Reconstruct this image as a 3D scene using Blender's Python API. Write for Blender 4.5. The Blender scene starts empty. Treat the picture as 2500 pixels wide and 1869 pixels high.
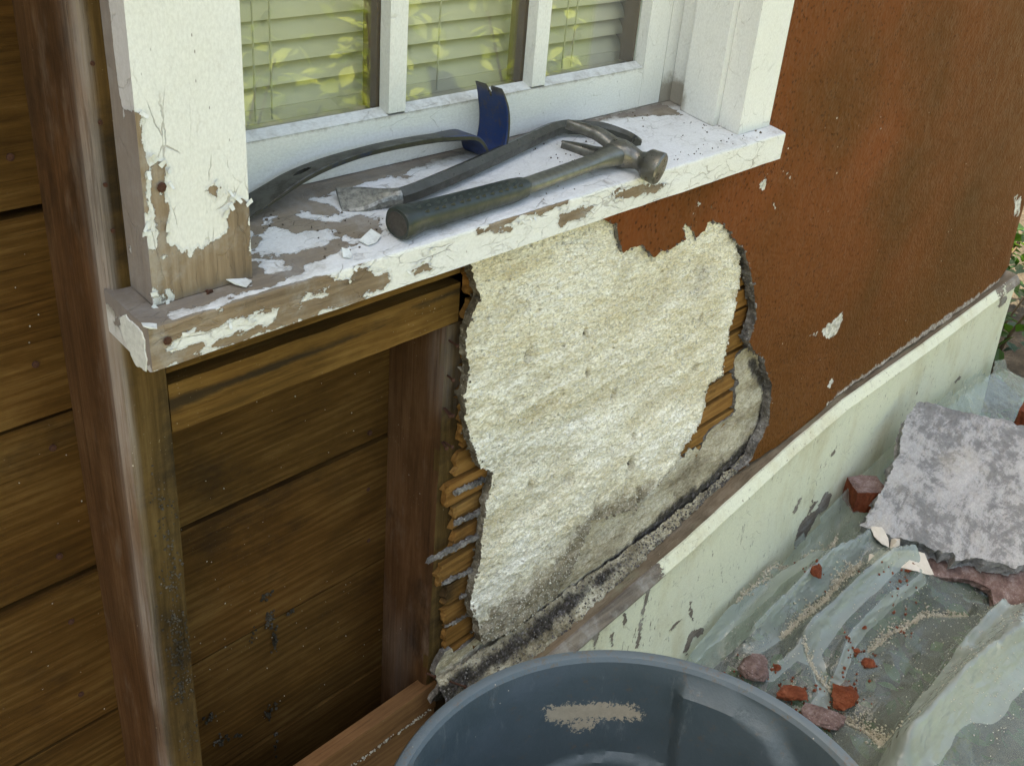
import bpy, bmesh, math, random
import numpy as np
from mathutils import Vector, Matrix
from mathutils.geometry import delaunay_2d_cdt

random.seed(7)
RNG = np.random.default_rng(11)
scene = bpy.context.scene
COL = scene.collection

# ------------------------------------------------------------------ camera, world, sun, exposure
CAM = np.array([0.0, -0.767, 1.55])
YAW, PITCH, ROLL, LENS = math.radians(49.9685), math.radians(29.3586), math.radians(-5.2638), 36.393
def cam_axes():
    f = np.array([math.sin(YAW)*math.cos(PITCH), math.cos(YAW)*math.cos(PITCH), -math.sin(PITCH)])
    r = np.array([math.cos(YAW), -math.sin(YAW), 0.0]); d = np.cross(f, r)
    return math.cos(ROLL)*r+math.sin(ROLL)*d, -math.sin(ROLL)*r+math.cos(ROLL)*d, f
_r, _d, _f = cam_axes()
cd = bpy.data.cameras.new('camera'); cam = bpy.data.objects.new('camera', cd); COL.objects.link(cam)
cd.lens = LENS; cd.sensor_width = 36; cd.clip_start = 0.02; cd.clip_end = 500
M = Matrix.Identity(4)
for i in range(3):
    M[i][0] = _r[i]; M[i][1] = -_d[i]; M[i][2] = -_f[i]; M[i][3] = CAM[i]
cam.matrix_world = M
scene.camera = cam

SUN_EL, SUN_AZ = math.radians(62), math.radians(-42)      # behind the house, a little from its left
w = bpy.data.worlds.new('World'); scene.world = w; w.use_nodes = True
nt = w.node_tree; bg = nt.nodes['Background']
sky = nt.nodes.new('ShaderNodeTexSky'); sky.sky_type = 'NISHITA'; sky.sun_disc = False
sky.sun_elevation = SUN_EL; sky.sun_rotation = SUN_AZ; sky.dust_density = 6.0; sky.ozone_density = 0.0
nt.links.new(sky.outputs[0], bg.inputs[0]); bg.inputs[1].default_value = 0.15
sl = bpy.data.lights.new('sun', 'SUN'); sun = bpy.data.objects.new('sun', sl); COL.objects.link(sun)
sl.energy = 5.0; sl.angle = math.radians(0.53); sl.color = (1.0, 0.95, 0.86)
sd = Vector((math.sin(SUN_AZ)*math.cos(SUN_EL), math.cos(SUN_AZ)*math.cos(SUN_EL), math.sin(SUN_EL)))
sun.rotation_euler = sd.to_track_quat('Z', 'Y').to_euler(); sun.location = (0, 6, 8)
vs = scene.view_settings
vs.view_transform = 'Standard'; vs.look = 'None'; vs.gamma = 1.0; vs.use_curve_mapping = False
vs.exposure = 2.05
vs.use_white_balance = True; vs.white_balance_temperature = 7350; vs.white_balance_tint = 4
scene.render.engine = 'CYCLES'
scene.cycles.use_denoising = True
scene.cycles.max_bounces = 6; scene.cycles.diffuse_bounces = 4; scene.cycles.glossy_bounces = 3; scene.cycles.transparent_max_bounces = 10

# ------------------------------------------------------------------ photo pixel (2500 x 1869) -> world
FP = LENS/36*2500
def ray(p): return _r*((p[0]-1250)/FP)+_d*((p[1]-934.5)/FP)+_f
def ony(p, y): d = ray(p); return CAM+d*((y-CAM[1])/d[1])
def onx(p, x): d = ray(p); return CAM+d*((x-CAM[0])/d[0])
def onz(p, z): d = ray(p); return CAM+d*((z-CAM[2])/d[2])
SILL0, SILLK = 1.162, 0.17
def sill_z(y): return SILL0+SILLK*y
def onsill(p, h=0.0):
    d = ray(p); return CAM+d*((SILL0+SILLK*CAM[1]+h-CAM[2])/(d[2]-SILLK*d[1]))
def crop(x0, y0, s): return lambda x, y: (x0+x/s, y0+y/s)
c1 = crop(0, 0, 2.3633); c2 = crop(550, 0, 1.58); c3 = crop(1500, 0, 1.838); c4 = crop(0, 600, 2.3633)
c5 = crop(0, 1200, 2.011); c6 = crop(1000, 500, 2.068); c7 = crop(900, 1200, 2.011); c8 = crop(1600, 900, 1.7067)
ct = crop(560, 170, 1.9404); cs = crop(580, 200, 3.308); cl = crop(950, 1000, 2.205); cb = crop(1600, 850, 3.007)
cf = crop(1650, 1350, 3.187); cr = crop(2050, 950, 3.007)

# ------------------------------------------------------------------ noise
def _hash(ix, iy, iz, seed):
    n = (ix*374761393+iy*668265263+iz*2147483647+seed*1274126177) & 0xffffffff
    n = ((n ^ (n >> 13))*1274126177) & 0xffffffff
    return ((n ^ (n >> 16)) & 0xffff)/65535.0
def vnoise(P, seed=0):
    P = np.asarray(P, float); I = np.floor(P).astype(np.int64); F = P-I; F = F*F*(3-2*F)
    o = 0
    for dx in (0, 1):
        for dy in (0, 1):
            for dz in (0, 1):
                wgt = (F[..., 0] if dx else 1-F[..., 0])*(F[..., 1] if dy else 1-F[..., 1])*(F[..., 2] if dz else 1-F[..., 2])
                o = o+wgt*_hash(I[..., 0]+dx, I[..., 1]+dy, I[..., 2]+dz, seed)
    return o*2-1
def fbm(P, scale=1.0, octs=4, seed=0, rough=0.5):
    P = np.asarray(P, float)*scale; a = 1.0; o = 0; t = 0
    for k in range(octs):
        o = o+a*vnoise(P, seed+k*17); t += a; a *= rough; P = P*2.03+11.3
    return o/t
def sstep(a, b, x):
    t = np.clip((np.asarray(x, float)-a)/(b-a), 0, 1); return t*t*(3-2*t)

# ------------------------------------------------------------------ polygons
def inpoly(P, poly):
    P = np.asarray(P, float); poly = np.asarray(poly, float); r = np.zeros(len(P), bool)
    for a, b in zip(poly, np.roll(poly, -1, 0)):
        c = (a[1] > P[:, 1]) != (b[1] > P[:, 1])
        if a[1] != b[1]:
            r ^= c & (P[:, 0] < (b[0]-a[0])*(P[:, 1]-a[1])/(b[1]-a[1])+a[0])
    return r
def segdist(P, A, B):
    d = B-A; t = np.clip(((P-A)@d)/max(d@d, 1e-12), 0, 1); return np.linalg.norm(P-(A+t[:, None]*d), axis=1)
def linedist(P, L):
    L = np.asarray(L, float); return np.min([segdist(P, a, b) for a, b in zip(L[:-1], L[1:])], axis=0)
def sdf(P, poly):                                                # > 0 inside
    poly = np.asarray(poly, float); d = linedist(P, np.vstack([poly, poly[:1]]))
    return np.where(inpoly(P, poly), d, -d)
def jag(poly, step, amp, seed=0, closed=True, freq=60):
    poly = np.asarray(poly, float); out = []
    n = len(poly) if closed else len(poly)-1
    for i in range(n):
        a, b = poly[i], poly[(i+1) % len(poly)]
        k = max(1, int(np.linalg.norm(b-a)/step))
        for j in range(k): out.append(a+(b-a)*j/k)
    if not closed: out.append(poly[-1])
    out = np.array(out); q = np.c_[out, np.zeros(len(out))]
    out[:, 0] += amp*fbm(q, freq, 3, seed, 0.7); out[:, 1] += amp*fbm(q, freq, 3, seed+91, 0.7)
    return out

# ------------------------------------------------------------------ objects
def empty(name, loc, label, cat, group=None):
    o = bpy.data.objects.new(name, None); COL.objects.link(o); o.location = loc; o.empty_display_size = 0.05
    o['label'] = label; o['category'] = cat
    if group: o['group'] = group
    return o
def org(parent):
    v = np.zeros(3)
    while parent is not None: v = v+np.array(parent.location); parent = parent.parent
    return v
def mesh(name, V, Fc, mat, parent=None, attrs=None, smooth=False, mats=None, mi=None, base=None):
    """V in world coordinates; the object's origin sits at its base"""
    V = np.asarray(V, float)
    lo = np.array(base, float) if base is not None else np.array([(V[:, 0].min()+V[:, 0].max())/2, (V[:, 1].min()+V[:, 1].max())/2, V[:, 2].min()])
    po = org(parent)
    me = bpy.data.meshes.new(name); me.from_pydata((V-lo).tolist(), [], [list(map(int, f)) for f in Fc])
    for m_ in (mats or [mat]): me.materials.append(m_)
    if mi is not None: me.polygons.foreach_set('material_index', np.asarray(mi, np.int32))
    for k, a in (attrs or {}).items():
        at = me.attributes.new(k, 'FLOAT', 'POINT'); at.data.foreach_set('value', np.asarray(a, np.float32))
    if smooth: me.polygons.foreach_set('use_smooth', np.ones(len(me.polygons), bool))
    me.update()
    if smooth: me.set_sharp_from_angle(angle=math.radians(38))
    o = bpy.data.objects.new(name, me); COL.objects.link(o); o.location = lo-po
    if parent is not None: o.parent = parent
    return o
def tag(o, label, cat, group=None, kind=None):
    o['label'] = label
    if cat: o['category'] = cat
    if group: o['group'] = group
    if kind: o['kind'] = kind
    return o
def stuff(o): o['kind'] = 'stuff'; return o
def struct(o, label=None):
    o['kind'] = 'structure'
    if label: o['label'] = label
    return o
class MB:
    def __init__(s): s.V = []; s.F = []; s.n = 0; s.M = []
    def add(s, V, Fc, m=0):
        V = np.asarray(V, float); s.V.append(V); s.F += [[i+s.n for i in f] for f in Fc]; s.M += [m]*len(Fc); s.n += len(V); return s
    def box(s, x0, x1, y0, y1, z0, z1, m=0):
        V = [(x, y, z) for x in (x0, x1) for y in (y0, y1) for z in (z0, z1)]
        return s.add(V, [(0, 1, 3, 2), (4, 6, 7, 5), (0, 4, 5, 1), (2, 3, 7, 6), (0, 2, 6, 4), (1, 5, 7, 3)], m)
    def verts(s): return np.vstack(s.V)
    def make(s, name, mat, parent=None, **k):
        if any(s.M): k['mi'] = s.M
        return mesh(name, s.verts(), s.F, mat, parent, **k)
def gridbox(x0, x1, y0, y1, z0, z1, res, faces='all', bev=0.0015):
    """a box of quads about res wide; edges softened by bev"""
    nx, ny, nz = [max(1, int(round((b-a)/res))) for a, b in ((x0, x1), (y0, y1), (z0, z1))]
    bm = bmesh.new(); idx = {}
    X, Y, Z = np.linspace(x0, x1, nx+1), np.linspace(y0, y1, ny+1), np.linspace(z0, z1, nz+1)
    V = []; Fc = []
    def vid(i, j, k):
        if (i, j, k) not in idx:
            idx[(i, j, k)] = len(V); V.append((X[i], Y[j], Z[k]))
        return idx[(i, j, k)]
    for i in range(nx):
        for k in range(nz):
            Fc.append([vid(i, 0, k), vid(i+1, 0, k), vid(i+1, 0, k+1), vid(i, 0, k+1)])
            Fc.append([vid(i, ny, k), vid(i, ny, k+1), vid(i+1, ny, k+1), vid(i+1, ny, k)])
    for i in range(nx):
        for j in range(ny):
            Fc.append([vid(i, j, 0), vid(i, j+1, 0), vid(i+1, j+1, 0), vid(i+1, j, 0)])
            Fc.append([vid(i, j, nz), vid(i+1, j, nz), vid(i+1, j+1, nz), vid(i, j+1, nz)])
    for j in range(ny):
        for k in range(nz):
            Fc.append([vid(0, j, k), vid(0, j, k+1), vid(0, j+1, k+1), vid(0, j+1, k)])
            Fc.append([vid(nx, j, k), vid(nx, j+1, k), vid(nx, j+1, k+1), vid(nx, j, k+1)])
    bm.free()
    return np.array(V), Fc
def frames(path, up):
    path = np.asarray(path, float); T = np.gradient(path, axis=0); T /= np.linalg.norm(T, axis=1)[:, None]
    up = np.asarray(up, float)
    if up.ndim == 1: up = np.tile(up, (len(path), 1))
    S = np.cross(T, up); S /= np.linalg.norm(S, axis=1)[:, None]; U = np.cross(S, T)
    return T, S, U
def sweep(path, secs, up, cap=True):
    """secs: list (per path point) of k x 2 outlines in (side, up)"""
    path = np.asarray(path, float); T, S, U = frames(path, up); k = len(secs[0]); V = []
    for p, s_, u_, q in zip(path, S, U, secs):
        q = np.asarray(q, float); V.append(p+q[:, :1]*s_+q[:, 1:]*u_)
    V = np.vstack(V); Fc = []
    for i in range(len(path)-1):
        for j in range(k):
            a, b = i*k+j, i*k+(j+1) % k; Fc.append([a, b, b+k, a+k])
    if cap:
        Fc.append(list(range(k))[::-1]); Fc.append(list(range((len(path)-1)*k, len(path)*k)))
    return V, Fc
def ngon(n, rx, ry=None, ph=0.0, sq=2.0):
    ry = rx if ry is None else ry; t = np.arange(n)*2*math.pi/n+ph; c, s = np.cos(t), np.sin(t)
    return np.c_[rx*np.sign(c)*np.abs(c)**(2/sq), ry*np.sign(s)*np.abs(s)**(2/sq)]
def resample(P, n):
    P = np.asarray(P, float); d = np.r_[0, np.cumsum(np.linalg.norm(np.diff(P, axis=0), axis=1))]
    t = np.linspace(0, d[-1], n); return np.c_[tuple(np.interp(t, d, P[:, i]) for i in range(P.shape[1]))]
def smoothpath(P, n, it=3):
    P = np.asarray(P, float)
    for _ in range(it):
        Q = [P[0]]
        for a, b in zip(P[:-1], P[1:]): Q += [a*.75+b*.25, a*.25+b*.75]
        Q.append(P[-1]); P = np.array(Q)
    return resample(P, n)
def sheet(poly, spacing, yfun, thick, dense=None, rings=2, edge_amp=0.0, seed=0, back=False):
    """a slab standing in the XZ plane: outline poly, front at yfun(x, z), broken edge going back by thick.
    returns V, F, material index (0 front, 1 broken edge), number of front verts"""
    poly = np.asarray(poly, float); lo, hi = poly.min(0), poly.max(0); pts = []
    xs = np.arange(lo[0]+spacing/2, hi[0], spacing); zs = np.arange(lo[1]+spacing/2, hi[1], spacing)
    G = np.stack(np.meshgrid(xs, zs), -1).reshape(-1, 2); G = G+RNG.uniform(-.33, .33, G.shape)*spacing
    if dense is not None:
        s2, box = dense; x0, x1, z0, z1 = box
        G = G[~((G[:, 0] > x0) & (G[:, 0] < x1) & (G[:, 1] > z0) & (G[:, 1] < z1))]
        D = np.stack(np.meshgrid(np.arange(x0, x1, s2), np.arange(z0, z1, s2)), -1).reshape(-1, 2)
        G = np.vstack([G, D+RNG.uniform(-.33, .33, D.shape)*s2])
    G = G[inpoly(G, poly)]
    G = G[linedist(G, np.vstack([poly, poly[:1]])) > (dense[0] if dense else spacing)*0.35]
    n = len(poly); allp = np.vstack([poly, G])
    r = delaunay_2d_cdt([Vector(p) for p in allp], [(i, (i+1) % n) for i in range(n)], [], 0, 1e-7)
    V2 = np.array([tuple(v) for v in r[0]]); T = np.array([f for f in r[2] if len(f) == 3])
    cen = V2[T].mean(1); T = T[inpoly(cen, poly)]
    # orientation: front faces -y
    a = V2[T[:, 1]]-V2[T[:, 0]]; b = V2[T[:, 2]]-V2[T[:, 0]]; neg = a[:, 0]*b[:, 1]-a[:, 1]*b[:, 0] < 0
    T[neg] = T[neg][:, ::-1]
    V = np.c_[V2[:, 0], yfun(V2[:, 0], V2[:, 1]), V2[:, 1]]
    Fc = [list(t) for t in T]; mi = [0]*len(Fc)
    # boundary edges
    from collections import defaultdict
    ec = defaultdict(int)
    for t in T:
        for i in range(3): ec[(t[i], t[(i+1) % 3])] += 1
    be = [e for e in ec if (e[1], e[0]) not in ec]
    bv = sorted({i for e in be for i in e}); loc = {v: i for i, v in enumerate(bv)}
    VV = [V]; prev = {v: v for v in bv}; cnt = len(V)
    for k in range(1, rings+1):
        R = V[bv].copy(); R[:, 1] += (thick if k < rings else thick*1.02)*k/rings
        if edge_amp: nn = np.c_[R[:, 0], R[:, 2], 0*R[:, 0]]; ctr = poly.mean(0); off = edge_amp*3.2*(fbm(nn, 34, 3, seed+3)+.25)*(k/rings); dv = R[:, [0, 2]]-ctr; dv /= np.linalg.norm(dv, axis=1)[:, None]+1e-9; R[:, 0] -= dv[:, 0]*off; R[:, 2] -= dv[:, 1]*off
        q = R*1.0
        R[:, 0] += edge_amp*fbm(q, 130, 3, seed+k*5); R[:, 2] += edge_amp*fbm(q, 130, 3, seed+50+k*5)
        VV.append(R); cur = {v: cnt+loc[v] for v in bv}
        for a_, b_ in be:
            Fc.append([prev[b_], prev[a_], cur[a_], cur[b_]]); mi.append(1)
        prev = cur; cnt += len(bv)
    return np.vstack(VV), Fc, mi, len(V)
ICO = None
def crumb_mesh(P, S, seed=0, flat=1.0):
    """many small irregular bits in one mesh"""
    rg = np.random.default_rng(seed)
    B = np.array([(1, 0, 0), (-1, 0, 0), (0, 1, 0), (0, -1, 0), (0, 0, 1), (0, 0, -1)], float)
    Fb = np.array([(0, 2, 4), (2, 1, 4), (1, 3, 4), (3, 0, 4), (2, 0, 5), (1, 2, 5), (3, 1, 5), (0, 3, 5)])
    n = len(P); q = rg.normal(size=(n, 4)); q /= np.linalg.norm(q, axis=1)[:, None]
    a, b, c, d = q.T
    R = np.stack([np.stack([1-2*(c*c+d*d), 2*(b*c-a*d), 2*(b*d+a*c)], -1), np.stack([2*(b*c+a*d), 1-2*(b*b+d*d), 2*(c*d-a*b)], -1),
                  np.stack([2*(b*d-a*c), 2*(c*d+a*b), 1-2*(b*b+c*c)], -1)], 1)
    L = B[None]*rg.uniform(.55, 1.25, (n, 6, 1)); L = np.einsum('nij,nkj->nki', R, L); L[:, :, 2] *= flat
    V = (np.asarray(P)[:, None]+L*np.asarray(S)[:, None, None]).reshape(-1, 3)
    Fc = (Fb[None]+(np.arange(n)*6)[:, None, None]).reshape(-1, 3)
    return V, Fc

# ------------------------------------------------------------------ materials
class NT:
    def __init__(s, name):
        s.m = bpy.data.materials.new(name); s.m.use_nodes = True; s.t = s.m.node_tree
        s.b = s.t.nodes['Principled BSDF']; s.out = s.t.nodes['Material Output']
    def n(s, ty, **k):
        x = s.t.nodes.new('ShaderNode'+ty)
        for a, v in k.items(): setattr(x, a, v)
        return x
    def put(s, sock, v):
        if isinstance(v, bpy.types.NodeSocket): s.t.links.new(v, sock)
        elif v is not None:
            if sock.type == 'RGBA' and len(v) == 3: v = (*v, 1)
            sock.default_value = v
    def pos(s): return s.n('NewGeometry').outputs['Position']
    def obj(s): return s.n('TexCoord').outputs['Object']
    def rnd(s): return s.n('ObjectInfo').outputs['Random']
    def attr(s, a): return s.n('Attribute', attribute_name=a).outputs['Fac']
    def mp(s, v, scale=(1, 1, 1), loc=(0, 0, 0), rot=(0, 0, 0)):
        x = s.n('Mapping'); s.put(x.inputs[0], v); s.put(x.inputs[1], loc); s.put(x.inputs[2], rot); s.put(x.inputs[3], scale); return x.outputs[0]
    def noise(s, v, scale, detail=4, rough=.6, dist=0, w=None):
        x = s.n('TexNoise'); 
        if w is not None: x.noise_dimensions = '4D'; s.put(x.inputs['W'], w)
        s.put(x.inputs['Vector'], v); s.put(x.inputs['Scale'], scale); s.put(x.inputs['Detail'], detail)
        s.put(x.inputs['Roughness'], rough); s.put(x.inputs['Distortion'], dist); return x.outputs[0]
    def vor(s, v, scale, feature='F1', rand=1.0):
        x = s.n('TexVoronoi', feature=feature); s.put(x.inputs['Vector'], v); s.put(x.inputs['Scale'], scale); s.put(x.inputs['Randomness'], rand); return x.outputs['Distance']
    def ma(s, op, a, b=0.0, c=None, clamp=False):
        x = s.n('Math', operation=op, use_clamp=clamp); s.put(x.inputs[0], a); s.put(x.inputs[1], b)
        if c is not None: s.put(x.inputs[2], c)
        return x.outputs[0]
    def ss(s, v, lo, hi, a=0.0, b=1.0):
        x = s.n('MapRange', interpolation_type='SMOOTHSTEP'); s.put(x.inputs[0], v); s.put(x.inputs[1], lo); s.put(x.inputs[2], hi); s.put(x.inputs[3], a); s.put(x.inputs[4], b); return x.outputs[0]
    def mix(s, f, a, b, mode='MIX'):
        x = s.n('Mix', data_type='RGBA', blend_type=mode); s.put(x.inputs[0], f); s.put(x.inputs[6], a); s.put(x.inputs[7], b); return x.outputs[2]
    def ramp(s, f, stops):
        x = s.n('ValToRGB'); e = x.color_ramp.elements
        while len(e) < len(stops): e.new(.5)
        for q, (p, c) in zip(e, stops): q.position = p; q.color = (*c, 1)
        s.put(x.inputs[0], f); return x.outputs[0]
    def bump(s, h, strength=.5, dist=.001, normal=None):
        x = s.n('Bump'); s.put(x.inputs['Strength'], strength); s.put(x.inputs['Distance'], dist); s.put(x.inputs['Height'], h)
        if normal is not None: s.put(x.inputs['Normal'], normal)
        return x.outputs[0]
    def done(s, col, rough=.7, normal=None, metal=0.0, spec=.4, **k):
        s.put(s.b.inputs['Base Color'], col); s.put(s.b.inputs['Roughness'], rough); s.put(s.b.inputs['Metallic'], metal)
        s.put(s.b.inputs['Specular IOR Level'], spec)
        if normal is not None: s.put(s.b.inputs['Normal'], normal)
        for a, v in k.items(): s.put(s.b.inputs[a], v)
        return s.m
    def vadd(s, v, r, k=7.0):
        x = s.n('VectorMath', operation='ADD'); s.put(x.inputs[0], v)
        c = s.n('CombineXYZ'); q = s.ma('MULTIPLY', r, k)
        for i in range(3): s.put(c.inputs[i], q)
        s.put(x.inputs[1], c.outputs[0]); return x.outputs[0]

def grain(s, v, axis, along=5.0, across=170.0):
    sc = [across]*3; sc['xyz'.index(axis)] = along
    return s.noise(s.mp(v, sc), 1.0, 8, .74, .05)
def wood_cols(s, v, axis, cols, streak=.5, ring=26):
    """dark/mid/light plank with grain running along axis"""
    g1 = grain(s, v, axis, 14, 330); g2 = grain(s, v, axis, 4, 95); g3 = s.noise(s.mp(v, tuple(.45 if a == axis else 1.0 for a in 'xyz')), 11, 8, .68, .3)
    wv = s.n('TexWave', wave_type='BANDS', bands_direction={'x': 'Z', 'z': 'X', 'y': 'Z'}[axis])
    sc = [1.0]*3; sc['xyz'.index(axis)] = .10
    s.put(wv.inputs['Vector'], s.mp(v, sc)); s.put(wv.inputs['Scale'], ring); s.put(wv.inputs['Distortion'], 14.0); s.put(wv.inputs['Detail'], 3.0); s.put(wv.inputs['Detail Scale'], .8)
    f = s.ma('ADD', s.ma('ADD', s.ma('MULTIPLY', g1, .32), s.ma('MULTIPLY', g3, .48)), s.ma('ADD', s.ma('MULTIPLY', g2, .14), s.ma('MULTIPLY', wv.outputs['Fac'], .06)))
    c = s.ramp(f, [(.33, cols[0]), (.50, cols[1]), (.69, cols[2])])
    return c, s.ma('ADD', g1, s.ma('MULTIPLY', g2, .6)), f
def wood(name, cols, axis, stain=(.012, .009, .006), stain_amt=.5, dust=.5, bumpd=.0008, rough=.75, pale=None, stain_scale=7):
    s = NT(name); v = s.vadd(s.pos(), s.rnd())
    c, h, f = wood_cols(s, v, axis, cols)
    hue = s.noise(v, 3.5, 3); c = s.mix(s.ss(hue, .35, .7, 0, .35), c, s.mix(1.0, c, (1.25, .95, .7), 'MULTIPLY'))
    kv = s.n('VectorMath', operation='ADD'); s.put(kv.inputs[0], s.mp(v, (.6, 0, 1) if axis == 'x' else (0, 1, .55))); kz = s.n('TexNoise'); s.put(kz.inputs['Vector'], v); s.put(kz.inputs['Scale'], 30.0); kq = s.n('VectorMath', operation='SCALE'); s.put(kq.inputs[0], kz.outputs[1]); kq.inputs[3].default_value = .02; s.put(kv.inputs[1], kq.outputs[0])
    kn = s.vor(kv.outputs[0], 4.2); c = s.mix(s.ss(kn, .050, .030, 0, .75), c, (.020, .010, .004)); c = s.mix(s.ss(kn, .12, .05, 0, .4), c, (.06, .030, .010))
    st = s.noise(s.mp(v, (.6, 1, 1) if axis == 'x' else (1, 1, .5)), stain_scale, 6, .7)
    c = s.mix(s.ma('MULTIPLY', s.ss(st, .52, .72), stain_amt), c, stain)
    so = s.ss(s.ma('ADD', s.attr('dark_tone'), s.ma('MULTIPLY', s.ma('SUBTRACT', s.noise(s.mp(v, (.4, 1, 1)), 30, 7, .75), .5), 1.0)), .3, .75); c = s.mix(s.ma('MULTIPLY', so, .85), c, (.02, .015, .009))
    if pale is not None:
        pl = s.noise(s.mp(v, (.4, 1, 1) if axis == 'x' else (1, 1, .35)), 16, 5, .7)
        c = s.mix(s.ss(pl, .52, .75, 0, .55), c, pale)
    wn = s.ma('MULTIPLY', s.attr('worn'), s.ss(grain(s, v, axis, 3, 130), .36, .62, .25, 1.0)); c = s.mix(wn, c, (.34, .295, .26))
    if dust:
        dv = s.vor(v, 55); dn = s.noise(v, 9, 3); spk = s.ma('MULTIPLY', s.ss(dv, .07, .03), s.ss(dn, .5, .62))
        dv2 = s.vor(v, 190); spk = s.ma('ADD', spk, s.ma('MULTIPLY', s.ss(dv2, .12, .05), s.ss(dn, .52, .7)), clamp=True)
        c = s.mix(s.ma('MULTIPLY', spk, dust), c, (.55, .5, .4))
    ln = s.ss(grain(s, v, axis, 5, 300), .60, .645, 0, .50); c = s.mix(ln, c, tuple(x*.35 for x in cols[0]))
    return s.done(c, rough, s.bump(h, .6, bumpd), spec=.07)

def painted(name, axis='z', paint=(.69, .695, .66), wcols=((.075, .05, .03), (.21, .15, .09), (.36, .29, .20)), amp=.010, crack=.6, grime=.5, grey=0.0, fleck=0.0, allig=0.0):
    """old white paint over bare weathered wood; attribute bare (metres, > 0 = paint gone) and dirt (0..1)"""
    s = NT(name); v = s.pos()
    wc, wh, wf = wood_cols(s, s.vadd(v, s.rnd()), axis, wcols)
    gn = s.noise(v, 22, 5, .7); wc = s.mix(s.ss(gn, .45, .72, 0, .55), wc, (.36, .35, .32))
    ck = grain(s, v, axis, 9, 330); wc = s.mix(s.ss(ck, .68, .74, 0, .75), wc, (.02, .016, .012))
    # mask
    sc = [1.0]*3; sc['xyz'.index(axis)] = .55
    n1 = s.ma('SUBTRACT', s.noise(s.mp(v, sc), 75, 6, .68), .5); n2 = s.ma('SUBTRACT', s.vor(s.mp(v, sc), 150), .45)
    b = s.ma('ADD', s.attr('bare'), s.ma('ADD', s.ma('MULTIPLY', n1, amp*2.2), s.ma('MULTIPLY', n2, amp*.35)))
    mask = s.ss(b, -.0004, .0004)
    # cracks in the paint film
    sk = [1.0]*3; sk['xyz'.index(axis)] = .35
    nzv = s.n('VectorMath', operation='ADD'); s.put(nzv.inputs[0], s.mp(v, sk))
    nt_ = s.n('TexNoise'); s.put(nt_.inputs['Vector'], v); s.put(nt_.inputs['Scale'], 55.0); s.put(nt_.inputs['Detail'], 4.0)
    nsc = s.n('VectorMath', operation='SCALE'); s.put(nsc.inputs[0], nt_.outputs[1]); nsc.inputs[3].default_value = .006
    s.put(nzv.inputs[1], nsc.outputs[0])
    vd = s.vor(nzv.outputs[0], 52, 'DISTANCE_TO_EDGE'); cn = s.noise(v, 17, 4, .7)
    near = s.ss(b, -.045, -.004)                                       # more cracks near peeled places
    cr = s.ma('MULTIPLY', s.ss(vd, .022, .006), s.ma('MULTIPLY', s.ss(cn, .47, .62), s.ma('ADD', .18, near)), clamp=True)
    gl = grain(s, v, axis, 12, 420); cr2 = s.ma('MULTIPLY', s.ss(gl, .70, .76), s.ss(s.noise(v, 11, 3), .5, .66))
    cr = s.ma('MULTIPLY', s.ma('MAXIMUM', cr, s.ma('MULTIPLY', cr2, .6)), crack)
    if allig:
        sa = [1.0]*3; sa['xyz'.index(axis)] = .42
        nz2 = s.n('VectorMath', operation='ADD'); s.put(nz2.inputs[0], s.mp(v, sa)); nsc2 = s.n('VectorMath', operation='SCALE'); s.put(nsc2.inputs[0], nt_.outputs[1]); nsc2.inputs[3].default_value = .010; s.put(nz2.inputs[1], nsc2.outputs[0])
        va = s.vor(nz2.outputs[0], 105, 'DISTANCE_TO_EDGE'); vb = s.vor(nz2.outputs[0], 48, 'DISTANCE_TO_EDGE')
        brk_ = s.ss(s.noise(v, 24, 5, .7), .48, .66)
        ag = s.ma('MAXIMUM', s.ma('MULTIPLY', s.ss(va, .055, .015), s.ma('MULTIPLY', brk_, .55)), s.ma('MULTIPLY', s.ss(vb, .035, .010), s.ss(s.noise(v, 19, 4, .7), .45, .64)))
        cr = s.ma('MAXIMUM', cr, s.ma('MULTIPLY', ag, allig))
    pc = s.mix(s.ss(s.noise(v, 6, 4), .4, .75, 0, .25), paint, (.62, .60, .49))
    gs = s.noise(v, 45, 6, .75); pc = s.mix(s.ma('MULTIPLY', s.ss(gs, .55, .8), grime*.5), pc, (.35, .31, .25))
    fl = s.vor(s.mp(v, (1, 1, .4)), 130); pc = s.mix(s.ma('MULTIPLY', s.ma('MULTIPLY', s.ss(fl, .1, .04), s.ss(s.noise(v, 14, 2), .5-fleck, .66-fleck)), .75), pc, (.10, .08, .06))
    if fleck:
        ds = s.ma('MULTIPLY', s.ss(s.noise(s.mp(v, (1, 1, .26)), 130, 4, .75), .615, .66), s.ss(s.noise(v, 6.5, 4, .7), .36, .58)); pc = s.mix(s.ma('MULTIPLY', ds, .9), pc, (.10, .075, .05))
        pc = s.mix(s.ss(s.noise(s.mp(v, (1, 1, .5)), 9, 6, .7), .46, .70, 0, .5), pc, (.46, .40, .22))
    pc = s.mix(s.ma('MULTIPLY', cr, .8), pc, (.16, .13, .10))
    dn = s.noise(v, 60, 6, .75); dirt = s.ss(s.ma('ADD', s.attr('dirt'), s.ma('MULTIPLY', s.ma('SUBTRACT', dn, .5), .9)), .35, .8)
    pc = s.mix(s.ma('MULTIPLY', dirt, .8), pc, (.22, .185, .13))
    wc = s.mix(s.ma('MULTIPLY', dirt, .55), wc, (.13, .11, .095))
    if grey: wc = s.mix(grey, wc, (.24, .22, .225))
    col = s.mix(mask, pc, wc)
    lip = s.ss(b, -.0035, .0)                                          # film lifts a little at its edge
    h = s.ma('SUBTRACT', s.ma('ADD', s.ma('MULTIPLY', s.ma('SUBTRACT', 1.0, mask), 1.2), s.ma('MULTIPLY', lip, .5)), s.ma('MULTIPLY', cr, .8))
    h = s.ma('ADD', h, s.ma('MULTIPLY', wh, .22))
    h = s.ma('ADD', h, s.ma('MULTIPLY', gs, .15))
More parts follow.
